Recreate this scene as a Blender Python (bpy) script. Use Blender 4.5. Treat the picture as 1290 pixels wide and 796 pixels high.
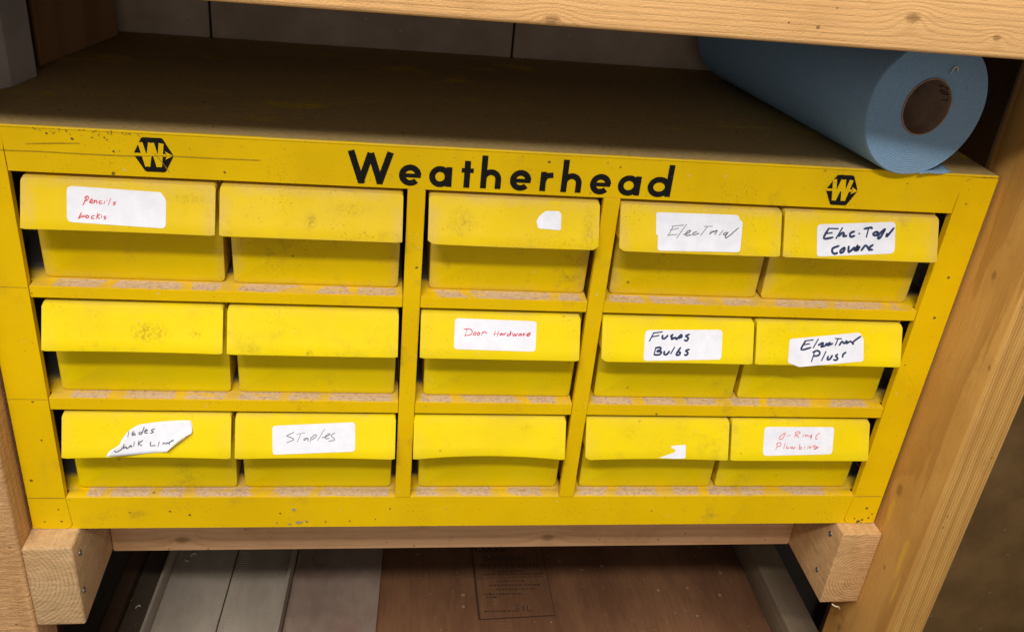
import bpy, bmesh, math, random
from mathutils import Vector, Matrix
random.seed(7)
C = bpy.context.scene
for o in list(bpy.data.objects): bpy.data.objects.remove(o)
COL = C.collection
# ---------------------------------------------------------------- camera
cd = bpy.data.cameras.new('camera'); cam = bpy.data.objects.new('camera', cd); COL.objects.link(cam)
cam.location = (0.28339, -0.63992, 0.57206)
cam.rotation_euler = [math.radians(a) for a in (61.2739, -5.3318, -6.6044)]
cd.sensor_width = 36.0; cd.lens = 36*1167.0/1290; cd.clip_start = .02; cd.clip_end = 50
C.camera = cam
C.render.resolution_x = 1024; C.render.resolution_y = 631
# ---------------------------------------------------------------- world, lamps, exposure
w = bpy.data.worlds.new('World'); C.world = w; w.use_nodes = True
w.node_tree.nodes['Background'].inputs[0].default_value = (1.0, .93, .84, 1)
w.node_tree.nodes['Background'].inputs[1].default_value = 0.18
def area_lamp(name, loc, target, sx, sy, energy, colour):
    l = bpy.data.lights.new(name, 'AREA'); l.shape = 'RECTANGLE'; l.size = sx; l.size_y = sy; l.energy = energy; l.color = colour
    o = bpy.data.objects.new(name, l); COL.objects.link(o); o.location = loc
    d = Vector(target)-Vector(loc); o.rotation_euler = d.to_track_quat('-Z', 'Y').to_euler()
area_lamp('shop_light_front', (.10, -1.35, 1.62), (.4, 0, .25), .9, .06, 25, (1, .945, .86))
area_lamp('shop_light_overhead', (-.10, -.95, 2.1), (.4, 0, .15), 1.5, .9, 34, (1, .945, .86))
area_lamp('room_fill_light', (.30, -2.30, .75), (.4, 0, .0), 2.2, 1.3, 8.5, (1, .93, .83))  # added soft fill, low in front, brightening drawer bodies and the area below
C.view_settings.view_transform = 'Standard'; C.view_settings.look = 'None'
C.view_settings.exposure = 0; C.view_settings.gamma = 1
C.render.engine = 'CYCLES'
# ---------------------------------------------------------------- helpers
def link(name, me, m, parent=None):
    """link a mesh written in world coordinates; the origin goes to the middle of its base"""
    co = [v.co for v in me.vertices]
    mn = Vector([min(c[i] for c in co) for i in range(3)]); mx = Vector([max(c[i] for c in co) for i in range(3)])
    org = Vector(((mn.x+mx.x)/2, (mn.y+mx.y)/2, mn.z))
    me.transform(Matrix.Translation(-org)); me.name = name
    me.materials.clear(); me.materials.append(m)
    o = bpy.data.objects.new(name, me); COL.objects.link(o)
    off = Vector((0, 0, 0)); p = parent
    while p: off += p.location; p = p.parent
    o.location = org-off
    if parent: o.parent = parent
    return o
def thing(name, loc, label, cat, group=None):
    o = bpy.data.objects.new(name, None); COL.objects.link(o); o.location = loc; o.empty_display_size = .02
    o['label'] = label; o['category'] = cat
    if group: o['group'] = group
    return o
def finish(bm, angle=35, smooth=True):
    bmesh.ops.recalc_face_normals(bm, faces=bm.faces)
    me = bpy.data.meshes.new('m'); bm.to_mesh(me); bm.free()
    if smooth:
        for p in me.polygons: p.use_smooth = True
        me.set_sharp_from_angle(angle=math.radians(angle))
    return me
def box(x0, x1, y0, y1, z0, z1, bev=.001, seg=2, wob=0):
    bm = bmesh.new(); bmesh.ops.create_cube(bm, size=1)
    for v in bm.verts:
        v.co = Vector((x0 if v.co.x < 0 else x1, y0 if v.co.y < 0 else y1, z0 if v.co.z < 0 else z1))
        if wob: v.co += Vector([random.uniform(-wob, wob) for _ in range(3)])
    if bev: bmesh.ops.bevel(bm, geom=bm.edges[:], offset=bev, segments=seg, affect='EDGES', profile=.5)
    return finish(bm)
def prism(poly, axis, a, b, bev=.0006, seg=2):
    """closed polygon of 2D points pushed along an axis from a to b"""
    bm = bmesh.new()
    def P(p, t):
        return {'x': (t, p[0], p[1]), 'y': (p[0], t, p[1]), 'z': (p[0], p[1], t)}[axis]
    A = [bm.verts.new(P(p, a)) for p in poly]; B = [bm.verts.new(P(p, b)) for p in poly]
    n = len(poly)
    bm.faces.new(A); bm.faces.new(B[::-1])
    for i in range(n): bm.faces.new((A[i], B[i], B[(i+1) % n], A[(i+1) % n]))
    if bev: bmesh.ops.bevel(bm, geom=bm.edges[:], offset=bev, segments=seg, affect='EDGES', clamp_overlap=True)
    return finish(bm)
def smooth_line(pts, k=4):
    pts = [Vector(p) for p in pts]
    if len(pts) < 3: return pts
    out = []
    for i in range(len(pts)-1):
        p0 = pts[max(i-1, 0)]; p1 = pts[i]; p2 = pts[i+1]; p3 = pts[min(i+2, len(pts)-1)]
        for j in range(k):
            t = j/k
            out.append(.5*((2*p1)+(p2-p0)*t+(2*p0-5*p1+4*p2-p3)*t*t+(3*p1-p0-3*p2+p3)*t**3))
    out.append(pts[-1]); return out
def ribbon(bm, pts, width, nrm, cap=True):
    """flat stroke following 3D points, as wide as `width`, lying square to nrm"""
    n = len(pts); L = []; R = []
    for i, p in enumerate(pts):
        t = (pts[min(i+1, n-1)]-pts[max(i-1, 0)])
        if t.length < 1e-9: t = Vector((1, 0, 0))
        t.normalize(); s = t.cross(nrm).normalized()
        ww = width*(.5 if not cap else (.5*(.62 if i in (0, n-1) else 1)))
        q = p+(t*(-width*.3 if i == 0 else (width*.3 if i == n-1 else 0)) if cap else Vector())
        L.append(bm.verts.new(q-s*ww)); R.append(bm.verts.new(q+s*ww))
    for i in range(n-1): bm.faces.new((L[i], L[i+1], R[i+1], R[i]))
# ---------------------------------------------------------------- materials
class M:
    def __init__(s, name):
        s.m = bpy.data.materials.new(name); s.m.use_nodes = True; s.t = s.m.node_tree
        s.b = s.t.nodes['Principled BSDF']; s.geo = s.n('ShaderNodeNewGeometry'); s.pos = s.geo.outputs['Position']
    def n(s, typ, **kw):
        nd = s.t.nodes.new(typ)
        for k, v in kw.items():
            if k in ('op',): nd.operation = v
            elif k == 'dt': nd.data_type = v
            else: setattr(nd, k, v)
        return nd
    def set(s, sock, v):
        if isinstance(v, bpy.types.NodeSocket): s.t.links.new(v, sock)
        elif v is not None: sock.default_value = v
    def math(s, op, a, b=None, c=None, clamp=False):
        nd = s.n('ShaderNodeMath', op=op); nd.use_clamp = clamp
        s.set(nd.inputs[0], a)
        if b is not None: s.set(nd.inputs[1], b)
        if c is not None: s.set(nd.inputs[2], c)
        return nd.outputs[0]
    def vmath(s, op, a, b):
        nd = s.n('ShaderNodeVectorMath', op=op); s.set(nd.inputs[0], a); s.set(nd.inputs[1], b)
        return nd.outputs['Value'] if op in ('LENGTH', 'DISTANCE', 'DOT_PRODUCT') else nd.outputs[0]
    def noise(s, scale, detail=3, rough=.55, vec=None, stretch=None):
        v = vec or s.pos
        if stretch: v = s.vmath('MULTIPLY', v, stretch)
        nd = s.n('ShaderNodeTexNoise'); s.set(nd.inputs['Vector'], v)
        nd.inputs['Scale'].default_value = scale; nd.inputs['Detail'].default_value = detail; nd.inputs['Roughness'].default_value = rough
        return nd.outputs['Fac']
    def ramp(s, f, a, b, va=0., vb=1.):
        nd = s.n('ShaderNodeMapRange'); nd.interpolation_type = 'SMOOTHSTEP'
        for i, v in enumerate((f, a, b, va, vb)): s.set(nd.inputs[i], v)
        return nd.outputs[0]
    def mix(s, f, a, b, blend='MIX'):
        nd = s.n('ShaderNodeMix'); nd.data_type = 'RGBA'; nd.blend_type = blend
        s.set(nd.inputs[0], f)
        for k, v in ((6, a), (7, b)):
            s.set(nd.inputs[k], (*v, 1) if isinstance(v, tuple) and len(v) == 3 else v)
        return nd.outputs[2]
    def xyz(s, v=None):
        nd = s.n('ShaderNodeSeparateXYZ'); s.set(nd.inputs[0], v or s.pos); return nd.outputs
    def bump(s, h, dist, strength=1., nrm=None):
        nd = s.n('ShaderNodeBump'); nd.inputs['Strength'].default_value = strength; nd.inputs['Distance'].default_value = dist
        s.set(nd.inputs['Height'], h)
        if nrm is not None: s.set(nd.inputs['Normal'], nrm)
        return nd.outputs[0]
    def out(s, col, rough=.5, nrm=None, spec=.5, **kw):
        s.set(s.b.inputs['Base Color'], (*col, 1) if isinstance(col, tuple) and len(col) == 3 else col)
        s.set(s.b.inputs['Roughness'], rough); s.b.inputs['Specular IOR Level'].default_value = spec
        if nrm is not None: s.set(s.b.inputs['Normal'], nrm)
        for k, v in kw.items(): s.set(s.b.inputs[k.replace('_', ' ')], v)
        return s.m
    def specks(s, scale, size, thresh, off=(0, 0, 0)):
        v = s.vmath('ADD', s.pos, off)
        v = s.vmath('ADD', v, s.vmath('SCALE', v, v)) if False else v
        nd = s.n('ShaderNodeTexVoronoi'); s.set(nd.inputs['Vector'], v); nd.inputs['Scale'].default_value = scale
        c = s.xyz(nd.outputs['Color'])[0]
        wob = s.math('MULTIPLY', s.noise(scale*6, 2), size*.9)
        d = s.math('ADD', nd.outputs['Distance'], wob)
        a = s.math('LESS_THAN', d, s.math('MULTIPLY', c, size*1.6)); b = s.math('GREATER_THAN', c, thresh)
        return s.math('MULTIPLY', a, b)
def paint(name, base, smudge=.35, dust=.5, chips=.6, gloss=.42, wear=False, edge=0, marks=()):
    k = M(name)
    big = k.noise(9, 4, .6); mid = k.noise(38, 5, .65); fine = k.noise(420, 3, .6)
    dark = tuple(c*f for c, f in zip(base, (.72, .66, .9)))
    c = k.mix(k.ramp(big, .35, .7, 0, .35), base, dark)
    # hand grime in cloudy patches, finer inside
    g = k.math('MULTIPLY', k.ramp(mid, .52, .74), k.ramp(k.noise(14, 3), .42, .66))
    g = k.math('MULTIPLY', g, k.ramp(fine, .3, .62, .35, 1))
    c = k.mix(k.math('MULTIPLY', g, smudge), c, (.17, .115, .03))
    # pale dust that settled on faces turned upwards
    nz = k.xyz(k.geo.outputs['True Normal'])[2]
    up = k.ramp(nz, .3, .95)
    dn = k.ramp(k.noise(30, 5, .7), .35, .65)
    c = k.mix(k.math('MULTIPLY', k.math('MULTIPLY', up, dn), dust), c, (.50, .36, .18))
    for (x, z, rx, rz, am) in marks:
        q = k.vmath('MULTIPLY', k.vmath('SUBTRACT', k.pos, (x, -.008, z)), (1/rx, 1/.03, 1/rz)); d = k.vmath('LENGTH', q, q)
        d = k.math('ADD', d, k.math('MULTIPLY', k.noise(240, 5, .75), 1.3))
        brk = k.ramp(k.noise(520, 5, .8, stretch=(1, 1, .55)), .47, .60, .12, 1)
        c = k.mix(k.math('MULTIPLY', k.ramp(d, 1.9, .6, 0, am), brk), c, (.16, .10, .015))
    if edge:
        ge = k.n('ShaderNodeTexCoord').outputs['Generated']; gx, gy, gz = k.xyz(ge)[:3]
        wob = k.math('MULTIPLY', k.math('SUBTRACT', k.noise(70, 4, .7), .5), .12)
        ex = k.ramp(k.math('ADD', k.math('ABSOLUTE', k.math('SUBTRACT', gx, .5)), wob), .40, .50)
        ez = k.ramp(k.math('ADD', gz, k.math('MULTIPLY', wob, 1.6)), .74, 1.0)
        eb = k.ramp(k.math('ADD', gz, wob), .10, -.02)
        em = k.math('MULTIPLY', k.math('MAXIMUM', k.math('MAXIMUM', ex, ez), k.math('MULTIPLY', eb, .5)), k.ramp(k.noise(33, 3), .3, .6))
        c = k.mix(k.math('MULTIPLY', em, edge), c, (.62, .43, .16))
        c = k.mix(k.math('MULTIPLY', k.math('MULTIPLY', em, k.ramp(k.noise(350, 4, .75), .52, .7)), edge*.6), c, (.27, .17, .05))
    clus = k.math('MULTIPLY', k.ramp(k.noise(26, 3, .6), .5, .68), k.ramp(k.noise(480, 4, .8), .56, .64))
    c = k.mix(k.math('MULTIPLY', clus, min(.8, smudge*.9)), c, (.20, .12, .02))
    sc = k.noise(60, 3, .6, stretch=(1, 1, 14)); sc2 = k.noise(60, 3, .6, stretch=(9, 1, 2))
    c = k.mix(k.math('MULTIPLY', k.ramp(sc, .70, .74), .35*chips), c, (.30, .2, .02))
    c = k.mix(k.math('MULTIPLY', k.ramp(sc2, .71, .75), .30*chips), c, (.95, .82, .25))
    c = k.mix(k.math('MULTIPLY', k.specks(300, .16, .95), .5*chips), c, (.16, .10, .03))
    c = k.mix(k.math('MULTIPLY', k.specks(75, .10, .9, (.3, .1, .7)), chips), c, (.07, .045, .02))
    c = k.mix(k.math('MULTIPLY', k.specks(140, .12, .95, (.9, .4, .2)), .6*chips), c, (.62, .55, .38))
    r = k.ramp(mid, .3, .75, gloss-.06, gloss+.2)
    if wear:
        x = k.xyz()[0]
        t = k.math('ADD', x, k.math('MULTIPLY', k.noise(13, 1), .10))
        t = k.math('ADD', t, k.math('MULTIPLY', k.xyz()[2], 3.71))
        fr = k.math('FRACT', k.math('MULTIPLY', t, 21))
        seg = k.math('MULTIPLY', k.ramp(k.math('ADD', fr, k.math('MULTIPLY', k.noise(90, 3), .12)), .06, .12), k.ramp(k.math('ADD', fr, k.math('MULTIPLY', k.noise(120, 3), .12)), .80, .86, 1, 0))
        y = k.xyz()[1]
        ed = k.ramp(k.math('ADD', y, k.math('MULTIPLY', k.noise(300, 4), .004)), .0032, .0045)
        ed = k.math('MULTIPLY', ed, k.ramp(k.math('ADD', y, k.math('MULTIPLY', k.noise(80, 3), .003)), .0150, .0165, 1, 0))
        for xc in (.034, .3105, .4575, .733): ed = k.math('MULTIPLY', ed, k.ramp(k.math('ABSOLUTE', k.math('SUBTRACT', x, xc)), .0110, .0135))
        ps = k.math('MULTIPLY', k.math('MULTIPLY', seg, ed), k.ramp(nz, .85, .95))
        pat = k.noise(85, 6, .8, stretch=(.6, 2, 1))
        hz = k.math('MULTIPLY', k.math('MULTIPLY', ed, k.ramp(nz, .85, .95)), k.ramp(k.noise(55, 4, .7), .42, .66, 0, .45))
        c = k.mix(hz, c, (.52, .37, .18))
        ps = k.math('MULTIPLY', ps, k.ramp(pat, .36, .46))
        tan = k.mix(k.ramp(k.noise(300, 5, .75), .42, .75), (.62, .46, .33), (.34, .21, .13))
        c = k.mix(ps, c, tan)
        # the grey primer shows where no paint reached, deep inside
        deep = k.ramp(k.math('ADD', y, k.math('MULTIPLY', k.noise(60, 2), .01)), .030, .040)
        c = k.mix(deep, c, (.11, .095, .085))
    h = k.math('ADD', k.math('MULTIPLY', k.noise(900, 2), .4), k.math('MULTIPLY', k.noise(160, 2), .6))
    return k.out(c, r, k.bump(h, .00025, .35), .16)
def wood(name, axis, pith, ca, cb, freq=520, knots=(), saw=0, rough=.62, wander=.012, stain=.0, fuzz=.5, dirt=(.2, .11, .04), sideamt=.6, smears=(), sawc=.14, rough_sawn=0):
    """growth rings round a pith line that runs along `axis`; knots = (x, y, z, size)"""
    k = M(name); A = 'xyz'.index(axis)
    st = [1, 1, 1]; st[A] = .10
    keep = [1, 1, 1]; keep[A] = 0
    pc = list(pith); pc.insert(A, 0)
    v = k.vmath('SUBTRACT', k.pos, tuple(pc)); v = k.vmath('MULTIPLY', v, tuple(keep))
    r = k.vmath('LENGTH', v, v)
    nd = k.t.nodes
    slow = k.noise(7, 2, .5, stretch=tuple(st)); mid = k.noise(60, 3, .6, stretch=tuple(st))
    r = k.math('ADD', r, k.math('MULTIPLY', slow, wander)); r = k.math('ADD', r, k.math('MULTIPLY', mid, wander*.10))
    kd = None
    for (x, y, z, sz) in knots:
        kst = [1/sz]*3; kst[A] = .62/sz
        q = k.vmath('MULTIPLY', k.vmath('SUBTRACT', k.pos, (x, y, z)), tuple(kst)); d = k.vmath('LENGTH', q, q)
        bumpv = k.math('POWER', 2.718, k.math('MULTIPLY', k.math('MULTIPLY', d, d), -.28))
        r = k.math('ADD', r, k.math('MULTIPLY', bumpv, sz*1.6))
        core = k.ramp(k.math('ADD', d, k.math('MULTIPLY', k.noise(300, 3), .5)), .55, 1.25, 1, 0)
        kd = core if kd is None else k.math('MAXIMUM', kd, core)
    ph = k.math('MULTIPLY', r, freq)
    s = k.math('FRACT', k.math('MULTIPLY', ph, .159))
    late = k.math('MULTIPLY', k.ramp(s, .35, .88), k.ramp(s, .93, 1., 1, 0))
    amt = k.ramp(k.noise(25, 2, stretch=tuple(st)), .3, .7, .45, 1)
    en = k.ramp(k.math('ABSOLUTE', k.xyz(k.geo.outputs['Normal'])[A]), .5, .8, sideamt, 1)
    late = k.math('MULTIPLY', late, en)
    c = k.mix(k.math('MULTIPLY', late, amt), ca, cb)
    fs = [1, 1, 1]; fs[A] = .035
    fib = k.noise(900, 3, .7, stretch=tuple(fs))
    c = k.mix(k.ramp(fib, .45, .75, 0, .30), c, tuple(x*.62 for x in ca))
    c = k.mix(k.ramp(fib, .25, .5, .16, 0), c, tuple(min(1, x*1.35) for x in ca))
    c = k.mix(k.ramp(k.noise(11, 4, .6), .45, .75, 0, .45+stain), c, tuple(x*f for x, f in zip(ca, (.74, .66, .55))))
    if kd is not None:
        c = k.mix(k.math('MULTIPLY', kd, .72), c, k.mix(k.noise(600, 3), (.17, .075, .02), (.36, .19, .07)))
    c = k.mix(k.math('MULTIPLY', k.specks(110, .12, .9), .75), c, dirt)
    for (x, y, z, ly, lz) in smears:
        q = k.vmath('MULTIPLY', k.vmath('SUBTRACT', k.pos, (x, y, z)), (1/.01, 1/ly, 1/lz)); d = k.vmath('LENGTH', q, q)
        d = k.math('ADD', d, k.math('MULTIPLY', k.noise(160, 4, .7), .9))
        c = k.mix(k.ramp(d, 1.45, .95, 0, .5), c, (.74, .46, .04))
    if stain:
        c = k.mix(k.math('MULTIPLY', k.ramp(k.noise(45, 5, .7), .55, .75), stain), c, (.09, .05, .02))
    h = k.math('ADD', k.math('MULTIPLY', late, .35), k.math('MULTIPLY', fib, .7))
    if saw:
        sa = k.xyz()[(0 if axis == 'z' else 0)]
        wv = k.math('SINE', k.math('MULTIPLY', k.math('ADD', sa, k.math('MULTIPLY', k.noise(12, 2), .0010)), saw))
        fy = k.ramp(k.math('ABSOLUTE', k.xyz(k.geo.outputs['Normal'])[1]), .7, .9)
        sv = k.math('MULTIPLY', k.ramp(wv, -.2, .9), fy)
        c = k.mix(k.math('MULTIPLY', sv, sawc), c, tuple(x*.5 for x in ca)); h = k.math('SUBTRACT', h, k.math('MULTIPLY', sv, .8))
    if rough_sawn:
        q = k.noise(210, 4, .7, stretch=(.35, .35, 1.2)); h = k.math('ADD', h, k.math('MULTIPLY', q, rough_sawn))
        c = k.mix(k.ramp(q, .45, .7, 0, .35), c, tuple(x*.55 for x in ca)); c = k.mix(k.ramp(q, .5, .3, 0, .3), c, tuple(min(1, x*1.4) for x in ca))
    h = k.math('ADD', h, k.math('MULTIPLY', k.noise(700, 3, .7), fuzz))
    return k.out(c, rough, k.bump(h, .0005, .8), .3)
def plain(name, a, b, scale, rough, spec=.4, bump=.0002, speck=0, stretch=None, bs=600, **kw):
    k = M(name)
    c = k.mix(k.ramp(k.noise(scale, 5, .65, stretch=stretch), .3, .7), a, b)
    if speck:
        c = k.mix(k.math('MULTIPLY', k.specks(90, .12, .86), speck), c, (.55, .45, .33))
        c = k.mix(k.math('MULTIPLY', k.specks(160, .12, .9, (.2, .5, .1)), speck), c, (.06, .035, .02))
    return k.out(c, rough, k.bump(k.noise(bs, 4, .65), bump, .7), spec, **kw)
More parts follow.
